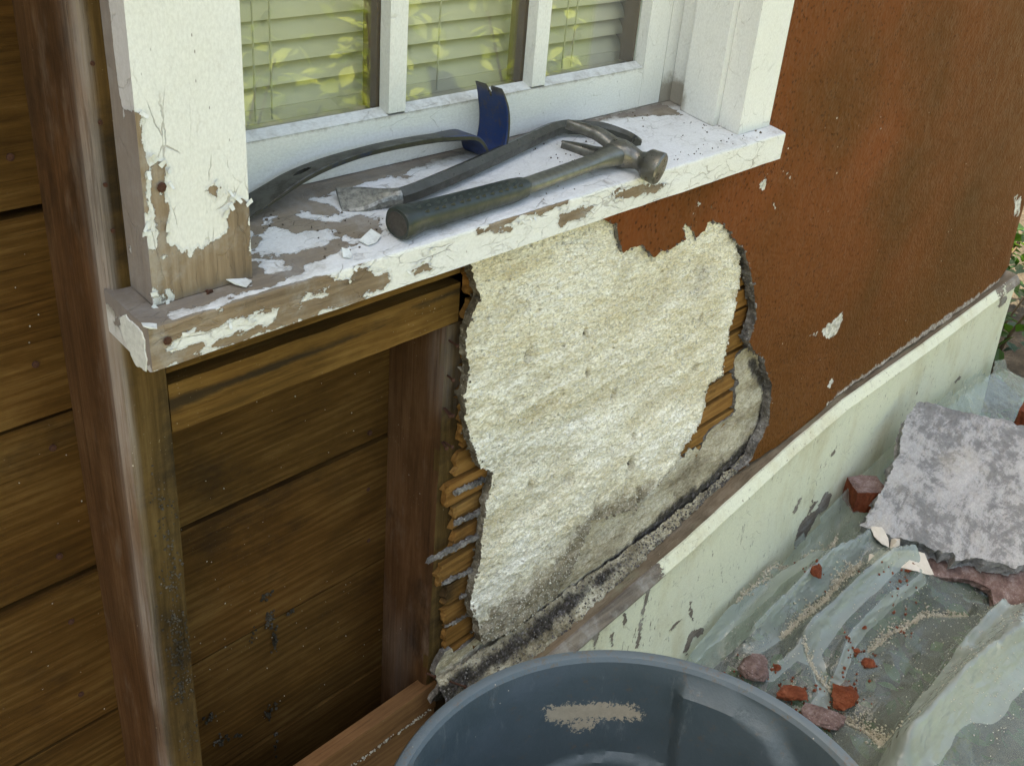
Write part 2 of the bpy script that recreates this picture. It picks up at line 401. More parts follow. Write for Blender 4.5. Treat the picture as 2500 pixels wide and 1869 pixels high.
    fine = s.noise(s.mp(v, sc), 420, 3, .7); col = s.mix(s.ss(fine, .30, .70, .16, 0), col, (.16, .14, .11))
    h = s.ma('ADD', h, s.ma('MULTIPLY', fine, .25))
    return s.done(col, s.ss(mask, 0, 1, .5, .85), s.bump(h, .85, .0018), spec=.3)

M_paint_z = painted('white paint on upright wood', 'z')
M_paint_x = painted('white paint on level wood', 'x')
M_paint_front = painted('cracked white paint on sill nose', 'x', amp=.013, crack=.8, grime=.7, allig=.6)
M_paint_side = painted('weathered grey edge paint', 'z', paint=(.58, .57, .58), grey=.55, grime=.8)
M_paint_top = painted('white paint on sill top', 'x', allig=.18, paint=(.68, .675, .66), wcols=((.085, .062, .036), (.20, .155, .095), (.32, .27, .19)), amp=.013, grime=1.0, grey=.18)
M_skirt = painted('cream paint on skirt', 'x', paint=(.65, .655, .49), wcols=((.06, .05, .04), (.16, .13, .10), (.28, .24, .18)), amp=.012, crack=.35, grime=.5, fleck=.08)
M_board = wood('brown plank', ((.026, .0125, .003), (.076, .038, .0095), (.155, .090, .028)), 'x', stain_amt=.6, dust=.12)
M_stud = wood('sawn stud', ((.032, .016, .007), (.080, .041, .018), (.150, .086, .044)), 'z', stain_amt=.7, dust=.4, pale=(.20, .15, .11))
M_studf = wood('rough stud face', ((.028, .018, .006), (.075, .047, .016), (.14, .092, .035)), 'z', stain_amt=.85, dust=.7, bumpd=.0015, stain_scale=16)
M_rough = wood('rough framing', ((.040, .022, .006), (.115, .063, .016), (.22, .135, .042)), 'x', stain_amt=.85, dust=.5)
M_plate = wood('bottom plate wood', ((.10, .05, .02), (.20, .105, .045), (.30, .17, .08)), 'x', stain_amt=.3, dust=.6)
M_lath = wood('raw lath', ((.07, .033, .009), (.20, .105, .030), (.36, .215, .08)), 'x', stain_amt=.55, dust=.3, bumpd=.0016, stain_scale=22)
M_cap = wood('weathered drip cap', ((.06, .045, .028), (.15, .115, .075), (.26, .21, .15)), 'x', stain_amt=.5, dust=.6, pale=(.22, .23, .14), bumpd=.0016)

def m_stucco():
    s = NT('red brown stucco'); v = s.pos()
    c = s.ramp(s.noise(v, 2.6, 2, .5), [(.30, (.082, .036, .0090)), (.5, (.120, .0415, .0105)), (.68, (.165, .049, .0140))])
    c = s.mix(s.ss(s.noise(v, 1.3, 3, .6), .42, .68, 0, .6), c, (.075, .041, .010))
    fleck = s.ma('MULTIPLY', s.ss(s.vor(v, 105), .27, .15), s.ma('MULTIPLY', s.ss(s.noise(v, 60, 3, .7), .38, .50), s.ss(s.noise(v, 5, 3, .6), .34, .58, .6, 1.0)))
    fn = s.noise(v, 330, 4, .75); c = s.mix(1.0, c, s.mix(fn, (.92, .92, .92), (1.08, 1.08, 1.08)), 'MULTIPLY')
    c = s.mix(s.ma('MULTIPLY', fleck, .6), c, (.034, .018, .008))
    c = s.mix(s.ma('MULTIPLY', s.ss(s.vor(v, 28), .055, .03), s.ss(s.noise(v, 5, 2), .48, .6)), c, (.6, .55, .48))
    ch = s.ma('ADD', s.attr('chip'), s.ma('MULTIPLY', s.ma('SUBTRACT', s.noise(v, 90, 5, .7), .5), .03)); cm = s.ss(ch, -.0004, .0004)
    c = s.mix(cm, c, s.ramp(s.noise(v, 70, 4, .7), [(.35, (.30, .28, .24)), (.6, (.66, .63, .55))]))
    g = s.ma('ADD', s.attr('grey'), s.ma('MULTIPLY', s.ma('SUBTRACT', s.noise(v, 70, 5, .75), .5), 1.1))
    c = s.mix(s.ss(g, .45, .6), c, s.ramp(s.noise(v, 160, 3, .7), [(.35, (.14, .10, .08)), (.55, (.30, .26, .22)), (.7, (.48, .44, .39))]))
    h = s.ma('ADD', s.ma('MULTIPLY', s.vor(v, 130), .9), s.ma('ADD', s.ma('MULTIPLY', s.noise(v, 85, 2, .5), .9), s.ma('ADD', s.ma('MULTIPLY', cm, -2.0), s.ma('MULTIPLY', fleck, -1.0))))
    return s.done(c, s.ss(s.noise(v, 30, 3), .3, .7, .55, .75), s.bump(h, .85, .0026), spec=.05)
M_stucco = m_stucco()
def m_mortar(name, cols, bd=.003, sc=170):
    s = NT(name); v = s.vadd(s.pos(), s.rnd())
    c = s.ramp(s.noise(v, 34, 8, .78), [(.32, cols[0]), (.5, cols[1]), (.68, cols[2])]); fn = s.noise(v, 320, 4, .8); c = s.mix(1.0, c, s.mix(fn, (.55, .55, .55), (1.4, 1.4, 1.4)), 'MULTIPLY')
    c = s.mix(s.ma('MULTIPLY', s.ss(s.vor(v, sc*1.3), .22, .08), .6), c, cols[0])
    c = s.mix(s.ma('MULTIPLY', s.ss(s.vor(s.mp(v, (1, 1, 1), (3, 5, 1)), sc*.9), .16, .06), .7), c, tuple(min(.8, x*1.7) for x in cols[2]))
    h = s.ma('ADD', s.noise(v, sc, 5, .75), s.ma('MULTIPLY', s.noise(v, sc*.3, 4, .6), 1.4))
    return s.done(c, .92, s.bump(h, 1.0, bd*1.4), spec=.12)
M_edge = m_mortar('broken stucco edge', ((.05, .046, .042), (.17, .155, .135), (.44, .41, .36)))
def m_plaster(name='cream brown coat', cols=((.64, .56, .37), (.84, .79, .62), (.89, .86, .75))):
    s = NT(name); v = s.pos()
    vs_ = s.mp(v, (.55, 1, 1.5), rot=(0, .25, 0))
    c = s.ramp(s.noise(vs_, 13, 6, .66), [(.30, cols[0]), (.47, cols[1]), (.64, cols[2])])
    c = s.mix(s.ss(s.noise(v, 4.2, 4, .6), .5, .72, 0, .5), c, (.60, .52, .33))
    pit = s.ss(s.noise(vs_, 190, 5, .8), .60, .72); c = s.mix(s.ma('MULTIPLY', pit, .75), c, (.24, .19, .10))
    hi = s.ss(s.noise(vs_, 240, 4, .8), .60, .70); c = s.mix(s.ma('MULTIPLY', hi, .6), c, (.88, .87, .80))
    ct_ = s.ss(s.ma('ADD', s.attr('coat'), s.ma('MULTIPLY', s.ma('SUBTRACT', s.noise(vs_, 90, 6, .75), .5), .55)), .42, .58); c = s.mix(s.ma('MULTIPLY', ct_, .40), c, s.mix(s.noise(v, 25, 5, .7), (.46, .39, .24), (.68, .62, .46)))
    gr = s.ss(s.ma('ADD', s.attr('grime'), s.ma('MULTIPLY', s.ma('SUBTRACT', s.noise(v, 38, 6, .75), .5), 1.0)), .3, .75)
    c = s.mix(s.ma('MULTIPLY', gr, .85), c, s.ramp(s.noise(v, 55, 5, .75), [(.3, (.07, .055, .03)), (.5, (.20, .165, .11)), (.7, (.38, .34, .27))]))
    bl = s.ss(s.ma('ADD', s.attr('black'), s.ma('MULTIPLY', s.ma('SUBTRACT', s.noise(v, 50, 6, .75), .5), 1.2)), .35, .8)
    c = s.mix(s.ma('MULTIPLY', bl, .93), c, s.ramp(s.noise(v, 120, 4, .75), [(.35, (.012, .011, .010)), (.56, (.05, .045, .045)), (.72, (.22, .20, .22))]))
    fn = s.noise(vs_, 300, 4, .8); c = s.mix(1.0, c, s.mix(s.ss(fn, .25, .70), (.58, .54, .44), (1.28, 1.30, 1.36)), 'MULTIPLY')  # fine contrast paints lit grains and their tiny shadows into the colour
    h = s.ma('ADD', s.noise(vs_, 210, 5, .7), s.ma('ADD', s.ma('MULTIPLY', s.noise(vs_, 70, 4, .65), 1.5), s.ma('MULTIPLY', pit, -1.5)))
    return s.done(c, .95, s.bump(h, 1.0, .0042), spec=.04)
M_plaster = m_plaster()
M_pledge = m_mortar('plaster broken edge', ((.04, .033, .022), (.15, .125, .085), (.44, .40, .31)))
M_plasterB = m_plaster('grey base coat', ((.24, .205, .14), (.46, .41, .30), (.62, .58, .46)))
def simple(name, col, rough=.5, metal=0.0, spec=.4, var=.25, scale=40, bd=.0004, dirt=None, dirt_amt=.5):
    s = NT(name); v = s.obj()
    c = s.mix(s.ss(s.noise(v, scale, 5, .65), .35, .7, 0, var), col, tuple(x*.45 for x in col))
    if dirt: c = s.mix(s.ss(s.noise(v, scale*.4, 6, .75), .5, .72, 0, dirt_amt), c, dirt)
    r = s.ss(s.noise(v, scale*2, 4), .3, .7, max(.05, rough-.12), min(1, rough+.15))
    return s.done(c, r, s.bump(s.noise(v, scale*4, 4, .6), .5, bd), metal=metal, spec=spec)
M_steel = simple('worn dark steel', (.17, .165, .145), .36, .85, var=.5, scale=70, dirt=(.06, .045, .03), dirt_amt=.6)
M_shank = simple('brushed shank steel', (.19, .19, .16), .42, .8, var=.4, scale=60)
M_bar = simple('dark pry bar steel', (.085, .085, .072), .38, .6, var=.5, scale=50, dirt=(.07, .055, .035), dirt_amt=.5)
M_chisel = simple('scuffed chisel steel', (.30, .30, .27), .45, .75, var=.9, scale=190, dirt=(.05, .04, .025), dirt_amt=.9)
M_blue = simple('chipped blue enamel', (.012, .032, .115), .38, 0.0, .5, var=.35, scale=50, dirt=(.075, .062, .045), dirt_amt=.65)
def m_bluebar():
    s = NT('blue enamel worn to steel'); v = s.pos(); sep = s.n('SeparateXYZ'); s.put(sep.inputs[0], v)
    k = s.ss(s.ma('ADD', sep.outputs[0], s.ma('MULTIPLY', s.ma('SUBTRACT', s.noise(v, 40, 6, .75), .5), .20)), .80, .90)
    rim = s.ss(s.ma('ADD', sep.outputs[2], s.ma('MULTIPLY', s.noise(v, 90, 5, .7), .012)), 1.262, 1.250)
    blue = s.mix(s.ss(s.noise(v, 120, 6, .75), .5, .68, 0, .75), (.010, .030, .115), (.07, .055, .04))
    st = s.mix(s.ss(s.noise(v, 60, 5, .7), .4, .65), (.085, .082, .07), (.035, .03, .022))
    c = s.mix(s.ma('MULTIPLY', k, rim), st, blue)
    return s.done(c, .42, s.bump(s.noise(v, 220, 4), .4, .0005), metal=s.ss(k, 0, 1, .6, .0), spec=.5)
M_blue = m_bluebar()
M_bluedge = simple('blue bar worn edge', (.075, .07, .052), .42, .5, var=.5, scale=90, dirt=(.014, .034, .10), dirt_amt=.9)
M_rubber = simple('green black rubber grip', (.016, .023, .018), .42, 0, .5, var=.3, scale=60, dirt=(.06, .06, .045), dirt_amt=.4)
M_rubberend = simple('scuffed grip butt', (.05, .045, .04), .75, 0, .3, var=.5, scale=150, dirt=(.13, .10, .08), dirt_amt=.6)
M_rust = simple('rusty nail', (.07, .028, .014), .85, .2, var=.6, scale=300)
M_slat = simple('blind slat', (.60, .54, .42), .5, 0, .4, var=.08, scale=20)
M_cord = simple('blind cord', (.45, .42, .33), .9)
M_brownframe = simple('brown inner frame', (.12, .07, .04), .6)
M_flake = simple('loose paint flake', (.66, .67, .63), .6, var=.35, scale=160, dirt=(.4, .36, .3), dirt_amt=.4)
M_beige = simple('beige paint curl', (.58, .52, .43), .7, var=.2, scale=60)
M_grit = m_mortar('pale grit', ((.30, .27, .20), (.50, .46, .36), (.66, .63, .54)))
M_rubblered = m_mortar('red stucco rubble', ((.085, .025, .012), (.17, .048, .022), (.24, .085, .045)), .002)
M_rubblemauve = m_mortar('mauve stucco rubble', ((.09, .06, .05), (.19, .125, .11), (.34, .27, .25)), .003)
M_slab = m_mortar('grey plaster slab', ((.19, .185, .175), (.30, .295, .285), (.52, .49, .47)), .003)
def m_slab():
    s = NT('grey plaster slab face'); v = s.pos()
    w_ = s.ma('ADD', s.ma('MULTIPLY', s.noise(s.mp(v, (.7, 1.3, 1)), 9, 9, .80, .3), .75), s.ma('MULTIPLY', s.noise(s.mp(v, (1.4, .6, 1)), 26, 6, .75), .25))
    c = s.ramp(w_, [(.38, (.17, .168, .162)), (.465, (.23, .225, .22)), (.505, (.37, .36, .35)), (.62, (.49, .47, .455))])
    c = s.mix(s.ss(s.noise(v, 5, 4), .55, .75, 0, .5), c, (.50, .44, .34))
    fn = s.noise(v, 300, 4, .8); c = s.mix(1.0, c, s.mix(fn, (.6, .6, .6), (1.35, 1.35, 1.35)), 'MULTIPLY')
    h = s.ma('ADD', s.ma('MULTIPLY', w_, 3.0), s.ma('ADD', s.noise(v, 160, 5, .7), s.ma('MULTIPLY', s.noise(v, 45, 4), 1.2)))
    return s.done(c, .95, s.bump(h, .9, .0035), spec=.1)
M_slabface = m_slab()
def m_can():
    s = NT('grey blue can plastic'); v = s.obj()
    c = s.ramp(s.noise(v, 6, 4), [(.3, (.045, .062, .066)), (.55, (.062, .082, .090)), (.75, (.080, .10, .115))])
    sc_ = grain(s, s.mp(v, (1, 1, 1), rot=(.3, .2, .9)), 'z', 14, 300); c = s.mix(s.ss(sc_, .70, .78, 0, .5), c, (.24, .27, .28))
    sc2 = grain(s, s.mp(v, (1, 1, 1), rot=(.9, .6, .2)), 'x', 9, 260); c = s.mix(s.ss(sc2, .71, .78, 0, .4), c, (.26, .28, .28))
    c = s.mix(s.ss(s.noise(v, 60, 8, .8), .56, .66, 0, .4), c, (.125, .080, .040))
    c = s.mix(s.ss(s.noise(s.mp(v, (1, 1, .25)), 26, 7, .8), .58, .70, 0, .5), c, (.17, .19, .185))
    rim = s.attr('rim'); c = s.mix(s.ma('MULTIPLY', rim, .7), c, (.105, .132, .145))
    c = s.mix(s.ma('MULTIPLY', rim, s.ss(s.noise(v, 55, 8, .82), .53, .62, 0, .75)), c, (.12, .092, .062))
    nk = s.ss(grain(s, s.mp(v, (1, 1, 1), rot=(0, 0, .6)), 'y', 20, 240), .66, .71); c = s.mix(s.ma('MULTIPLY', nk, s.ma('MULTIPLY', rim, .6)), c, (.30, .34, .35))
    p = s.ma('ADD', s.attr('patch'), s.ma('MULTIPLY', s.ma('SUBTRACT', s.noise(v, 170, 5, .75), .5), .050)); c = s.mix(s.ss(p, -.001, .0005, 0, .8), c, s.mix(s.noise(v, 90, 5, .75), (.26, .22, .15), (.52, .44, .31)))
    spk = s.ma('MULTIPLY', s.ss(s.vor(v, 60), .06, .03), s.ss(s.noise(v, 6, 3), .5, .6)); c = s.mix(spk, c, (.5, .45, .36))
    h = s.ma('ADD', s.noise(v, 180, 4), s.ma('MULTIPLY', sc_, .6))
    return s.done(c, s.ss(s.noise(v, 20, 4), .3, .7, .38, .58), s.bump(s.ma('ADD', h, s.ma('MULTIPLY', s.noise(v, 25, 4), 2.5)), .4, .0010), spec=.45)
M_can = m_can()
def m_plastic():
    s = NT('hazy plastic film'); v = s.pos()
    lw = s.n('LayerWeight'); lw.inputs[0].default_value = .45
    haze = s.noise(s.mp(v, (.25, 1, 1)), 14, 3, .5)
    c = s.mix(haze, (.27, .31, .27), (.38, .42, .37))
    dn = s.noise(v, 160, 6, .8); c = s.mix(s.ss(dn, .58, .70, 0, .5), c, (.50, .46, .37))
    c = s.mix(s.ss(s.attr('lit_layers'), -.0012, .0012, 0, .4), c, (.38, .42, .37))  # paler bands put the top-lit fold crests into the film colour
    s.done(c, .10, s.bump(s.ma('ADD', s.ma('MULTIPLY', s.ma('ABSOLUTE', s.ma('SUBTRACT', s.noise(s.mp(v, (.45, 1, 1)), 20, 3, .5), .5)), -2.0), s.ma('MULTIPLY', s.ma('ABSOLUTE', s.ma('SUBTRACT', s.noise(s.mp(v, (1, .5, 1), rot=(0, 0, .6)), 34, 2, .5), .5)), -1.0)), .6, .010), spec=1.0)
    tr = s.n('BsdfTransparent'); tr.inputs[0].default_value = (.80, .86, .82, 1)
    f = s.ma('ADD', s.ma('ADD', .26, s.ma('MULTIPLY', s.ss(s.ma('ADD', s.attr('lit_layers'), s.ma('MULTIPLY', s.ma('SUBTRACT', s.noise(v, 40, 3), .5), .006)), -.0012, .0012, 0, .24), 1.0)), s.ma('ADD', s.ma('MULTIPLY', s.ma('POWER', lw.outputs['Facing'], 2.0), .6), s.ma('MULTIPLY', s.ma('SUBTRACT', haze, .5), .25)), clamp=True)
    mx = s.n('MixShader'); s.put(mx.inputs[0], f); s.t.links.new(tr.outputs[0], mx.inputs[1]); s.t.links.new(s.b.outputs[0], mx.inputs[2])
    s.t.links.new(mx.outputs[0], s.out.inputs[0]); return s.m
M_plastic = m_plastic()
def m_glass():
    s = NT('window glass')
    gl = s.n('BsdfGlossy'); gl.inputs['Roughness'].default_value = .0; gl.inputs[0].default_value = (1, 1, 1, 1)
    tr = s.n('BsdfTransparent'); tr.inputs[0].default_value = (.93, .95, .93, 1)
    lw = s.n('LayerWeight'); lw.inputs[0].default_value = .5
    f = s.ma('ADD', .058, s.ma('MULTIPLY', s.ma('POWER', lw.outputs['Facing'], 5.0), .925), clamp=True)
    mx = s.n('MixShader'); s.put(mx.inputs[0], f); s.t.links.new(tr.outputs[0], mx.inputs[1]); s.t.links.new(gl.outputs[0], mx.inputs[2])
    s.t.links.new(mx.outputs[0], s.out.inputs[0]); return s.m
M_glass = m_glass()
def m_leaf(name, a, b):
    s = NT(name); r = s.n('NewGeometry').outputs['Random Per Island']; c = s.ramp(r, [(.1, a), (.8, b)])
    s.done(c, .45, spec=.4)
    tl = s.n('BsdfTranslucent'); s.put(tl.inputs[0], s.mix(1.0, c, (1.5, 1.6, .5), 'MULTIPLY'))
    mx = s.n('MixShader'); mx.inputs[0].default_value = .4; s.t.links.new(s.b.outputs[0], mx.inputs[1]); s.t.links.new(tl.outputs[0], mx.inputs[2])
    s.t.links.new(mx.outputs[0], s.out.inputs[0]); return s.m
M_leaf = m_leaf('shrub leaf', (.15, .20, .025), (.42, .46, .09))
M_leafdark = m_leaf('ground cover leaf', (.025, .06, .015), (.07, .13, .03))
M_hedge = m_leaf('hedge leaf', (.035, .06, .012), (.10, .13, .03))
def m_ground():
    s = NT('garden ground'); v = s.pos()
    sep = s.n('SeparateXYZ'); s.put(sep.inputs[0], v)
    soil = s.ramp(s.noise(v, 16, 6, .7), [(.3, (.03, .024, .016)), (.55, (.075, .06, .042)), (.75, (.13, .11, .085))])
    grass = s.ramp(s.noise(v, 9, 6, .75), [(.3, (.055, .075, .02)), (.55, (.10, .125, .035)), (.75, (.15, .17, .06))])
    path = s.ramp(s.noise(v, 30, 6, .75), [(.3, (.27, .255, .205)), (.55, (.38, .36, .295)), (.75, (.47, .45, .38))])  # pale strip added out of view to bounce sunlight onto the wall
    k = s.ss(s.ma('ADD', sep.outputs[1], s.ma('MULTIPLY', s.noise(v, 2, 3), .3)), -.75, -.95)
    k2 = s.ss(s.ma('ADD', sep.outputs[1], s.ma('MULTIPLY', s.noise(v, 2, 3), .5)), -2.9, -3.2)
    return s.done(s.mix(k2, s.mix(k, soil, path), grass), .95, s.bump(s.noise(v, 60, 6, .7), .9, .02), spec=.15)
M_ground = m_ground()
M_stem = simple('brown stem', (.09, .06, .03), .9)
M_house = simple('house shell board', (.16, .11, .07), .9)
M_roof = simple('roof shingle', (.10, .09, .085), .9)

# ------------------------------------------------------------------ the setting
g = MB().add([(-60, -60, 0), (60, -60, 0), (60, 60, 0), (-60, 60, 0)], [(0, 1, 2, 3)]).make('ground', M_ground, base=(0, 0, 0)); struct(g, 'dark soil, grass and an added pale bounce strip around the house')
hs = MB()
X0, X1, Y0, Y1, ZT = -5.0, 2.94, 0.118, 4.5, 2.6
hs.box(X0, .47, Y0, Y0+.03, -.02, ZT); hs.box(1.325, X1, Y0, Y0+.03, -.02, ZT); hs.box(.47, 1.325, Y0, Y0+.03, -.02, 1.13); hs.box(.47, 1.325, Y0, Y0+.03, 2.25, ZT)
hs.box(X0, X0+.05, Y0+.03, Y1, -.02, ZT); hs.box(X1-.05, X1, Y0+.03, Y1, -.02, ZT); hs.box(X0, X1, Y1, Y1+.05, -.02, ZT)
hs.box(X0+.05, X1-.05, Y0+.03, Y1, .40, .45)
struct(hs.make('shade_shell', M_house), 'closed house shell added behind the framing to block the sun')  # closed unseen body, added so that no sun leaks through
rf = MB().box(X0-.2, X1+.12, -.10, Y1+.2, ZT+.002, ZT+.1); struct(rf.make('shade_roof', M_roof), 'unseen roof slab added above the wall for shade')  # added out of view to keep the sun off the wall

# sheathing: each board one piece
sheath = empty('plank_sheathing', (.3, .106, .0), 'dark brown horizontal planks seen between the bare studs', 'planking')
LV = [-.02, .187, .391, .597, .803, 1.001, 1.204, 1.407, 1.61]
for i, (a, b) in enumerate(zip(LV[:-1], LV[1:])):
    segs = [(-.6, .398), (.398, 1.20)] if b < 1.01 else [(-.6, .40)]
    for (xa, xb) in segs:
        gap = (.0055, .0045)[i % 2] if xa > .3 else (.008, .0045)[i % 2]
        V, Fc = gridbox(xa+.0005, xb-.0005, .096+RNG.uniform(-.0015, .0015), .1165, a+gap, b, .05)
        V[:, 1] += .0012*fbm(V, 4, 2, i); m_ = V[:, 1] < .11
        V[:, 2] += np.where(np.abs(V[:, 2]-b) < 1e-6, .0015*fbm(V, 6, 2, i+5), 0)
        mesh('board', V, Fc, M_board, sheath)

def disc(P, rr, parent):
    V, Fc = sweep([np.array(P)+[0, .002, 0], np.array(P)-[0, .0012, 0], np.array(P)-[0, .0016, 0]], [ngon(9, rr), ngon(9, rr), ngon(9, rr*.6)], (0, 0, 1)); return mesh('nail', V, Fc, M_rust, parent)
for x, z in [(.352, 1.36), (.349, 1.25), (.345, 1.05), (.348, .95), (.341, .84), (.338, .76), (.334, .66), (.446, .97), (.452, .85), (.45, .75), (.449, .64), (.455, .55), (.75, .95), (.754, .84), (.752, .74), (.751, .63)]: disc((x+RNG.uniform(-.006, .006), .0955, z+RNG.uniform(-.02, .02)), .0034, sheath)
# ------------------------------------------------------------------ framing
def stud(x0, x1, z0, z1, label, seed, round_=.006):
    t = empty('wall_stud', ((x0+x1)/2, .048, z0), label, 'stud')
    V, Fc = gridbox(x0, x1, 0.0, .0955, z0, z1, .008)
    le = (np.abs(V[:, 0]-x0) < 1e-6); fr = np.abs(V[:, 1]) < 1e-6
    V[:, 0] += .0018*fbm(V*[1, 1, .25], 12, 3, seed); V[:, 1] += np.where(fr, .0022*fbm(V*[1, 1, .5], 30, 3, seed+3), 0)
    V[le & fr, 0] += round_; V[le & fr, 1] += round_*.35
    n2 = le & (np.abs(V[:, 1]-.0955/12) < .002); 
    # front face and side faces take different wear
    cen = np.array([V[f].mean(0) for f in Fc]); nrm = []
    mi = [1 if c[1] < .004 else 0 for c in cen]
    worn = np.where(V[:, 0] < x0+.012, .85*np.exp(-((V[:, 1]-.004)/.012)**2)*(.50+.9*fbm(V*[1, 1, .35], 22, 4, 31)), .0) if seed == 1 else .25*sstep(.2, .7, fbm(V*[1, 1, .3], 14, 3, 3)+.3)
    mesh('timber', V, Fc, None, t, mats=[M_stud, M_studf], mi=mi, attrs={'worn': worn, 'dark_tone': np.where(fr, .42+.6*fbm(V*[1, 1, .5], 16, 4, seed+40), .12*sstep(.03, .09, V[:, 1])+.5*np.maximum(0, fbm(V*[1, 1, .25], 9, 4, seed+50)))})  # dark mouldy front; side faces darken towards the back
    return t
sL = stud(.3735, .4205, .19, 2.6, 'left brown stud with a pale worn corner beside the peeling casing', 1)
sB = stud(.7815, .828, .19, 1.0025, 'brown stud at the right of the opening with lath nailed to its face', 2, .002)
def nail(p, d, L, r, parent, bend=0.0):
    p = np.array(p, float); d = np.array(d, float); d /= np.linalg.norm(d)
    path = [p, p+d*L*.5+np.array([0, 0, -bend*.3]), p+d*L+np.array([0, 0, -bend]), p+d*(L+.0015)+np.array([0, 0, -bend])]
    secs = [ngon(7, r), ngon(7, r), ngon(7, r), ngon(7, r)]
    mb = MB(); V, Fc = sweep(path, secs, (0, 0, 1)); mb.add(V, Fc)
    q = path[-1]; V, Fc = sweep([q, q+d*.0012], [ngon(8, r*2.0), ngon(8, r*1.6)], (0, 0, 1)); mb.add(V, Fc)
    return mb.make('nail', M_rust, parent)
for (px, py) in [c6(235, 700), c6(230, 880), c6(215, 1045), c6(205, 1215), cl(335, 10), cl(325, 195)]:
    P = ony((px, py), -.012); nail((P[0], .004, P[2]), (RNG.uniform(-.4, .1), -1, RNG.uniform(-.2, .2)),   .018, .0014, sB, RNG.uniform(0, .004))
for (px, py) in [c1(530, 365), c1(575, 705), c1(605, 1065), c1(648, 1330)]:
    P = ony((px, py), -.001); nail((P[0], .003, P[2]), (0, -1, 0), .0035, .0010, sL)
# mortar blobs left on the front of the left stud
bt = []
for k in range(900):
    z = RNG.choice([.93, .88, .83, .77, .73, .68, .60, .52, .47])+RNG.normal(0, .016); x = RNG.normal(.405, .007)
    if .376 < x < .419: bt.append((x, RNG.uniform(-.001, .002), z))
V, Fc = crumb_mesh(bt, RNG.uniform(.0007, .0021, len(bt)), 3); stuff(mesh('mortar_crust', V, Fc, m_mortar('old mortar crust', ((.03, .024, .014), (.075, .062, .042), (.17, .145, .11))), sL))
rs = empty('rough_sill', (.6, .04, 1.003), 'horizontal brown timber spanning the studs below the window sill', 'timber')
V, Fc = gridbox(.4225, .8035, .0, .09, 1.0035, 1.0545, .010); V[:, 1] += np.where(V[:, 1] < .01, .0015*fbm(V, 25, 3, 9), 0); V[:, 2] += .001*fbm(V*[.3, 1, 1], 20, 2, 4)
mesh('timber', V, Fc, M_rough, rs, attrs={'dark_tone': .85*np.exp(-((V[:, 2]-1.036-.03*(V[:, 0]-.6))/.0055)**2)+.3*sstep(.5, .42, V[:, 0])})  # dark stain band along the middle, darker again towards the left end
V, Fc = gridbox(.4225, .8035, .001, .09, 1.0665, 1.118, .010); V[:, 1] += np.where(V[:, 1] < .02, .0015*fbm(V, 25, 3, 19), 0); mesh('spacer_strip', V, Fc, M_rough, rs)
bp_ = empty('bottom_plate', (.6, .04, .36), 'brown bottom plate timber under the studs behind the trash can', 'timber')
V, Fc = gridbox(-.4, .80, -.004, .018, .368, .418, .02); V[:, 1] += np.where(V[:, 1] < .01, .0015*fbm(V, 20, 3, 9), 0)
mesh('timber', V, Fc, M_plate, bp_)
V, Fc = gridbox(-.4, .80, -.002, .018, .12, .364, .02); mesh('ledger', V, Fc, M_plate, bp_)
V, Fc = crumb_mesh(np.c_[RNG.uniform(.50, .79, 160), RNG.uniform(-.004, .0, 160)-.003, .3705+RNG.normal(0, .0012, 160)], RNG.uniform(.0008, .0026, 160), 8)
stuff(mesh('mortar_seam', V, Fc, M_grit, bp_))

# ------------------------------------------------------------------ the window
win = empty('window', (.9, .02, 1.12), 'white painted wooden window with peeling sill and three panes showing', 'window')
YF = -.036
def poly_y(cf_, pts, y): return np.array([ony(cf_(*p), y)[[0, 2]] for p in pts])
# left casing
V, Fc = gridbox(.3965, .4945, YF, -.0005, 1.150, 2.15, .006)
V[:, 2] = np.where(V[:, 2] < 1.1505, sill_z(V[:, 1])+.0006, V[:, 2])
XZ = V[:, [0, 2]]
bare = np.full(len(V), -.05)
for pts in [[(840, 1405), (900, 1440), (925, 1495), (945, 1490), (985, 1400), (1060, 1440), (1080, 1500), (1100, 1425), (1140, 1450), (1180, 1395), (1210, 1412), (1300, 1355), (1312, 1260), (1350, 1155), (1440, 1170), (1470, 1640), (1440, 1780), (860, 1780)],
            [(770, 662), (818, 672), (832, 790), (852, 960), (850, 1080), (845, 1240), (800, 1245)],
            [(888, 940), (947, 950), (957, 1060), (968, 1200), (955, 1470), (932, 1485), (915, 1310), (880, 1200), (885, 1060)],
            [(1200, 1095), (1287, 1066), (1302, 1108), (1262, 1140), (1238, 1112)], [(870, 1240), (885, 1330), (880, 1400), (865, 1380)]]:
    bare = np.maximum(bare, sdf(XZ, poly_y(c1, pts, YF)))
for pts in [[(872, 245), (895, 238), (905, 300), (922, 368), (885, 378)], [(953, 262), (1002, 255), (1006, 312), (985, 342), (960, 330)], [(900, -40), (935, 80), (890, 60)], [(990, -10), (1012, 45), (975, 72)], [(1060, -20), (1090, 60), (1050, 65)]]:
    bare = np.minimum(bare, -sdf(XZ, poly_y(c4, pts, YF))*1.0)
side = np.abs(V[:, 0]-.3965) < 1e-5
dirt = np.clip(.75*sstep(1.175, 1.150, V[:, 2]), 0, 1)
cen = np.array([V[f].mean(0) for f in Fc]); mi = [1 if (c[0] < .397 and c[1] < -.0008) else 0 for c in cen]
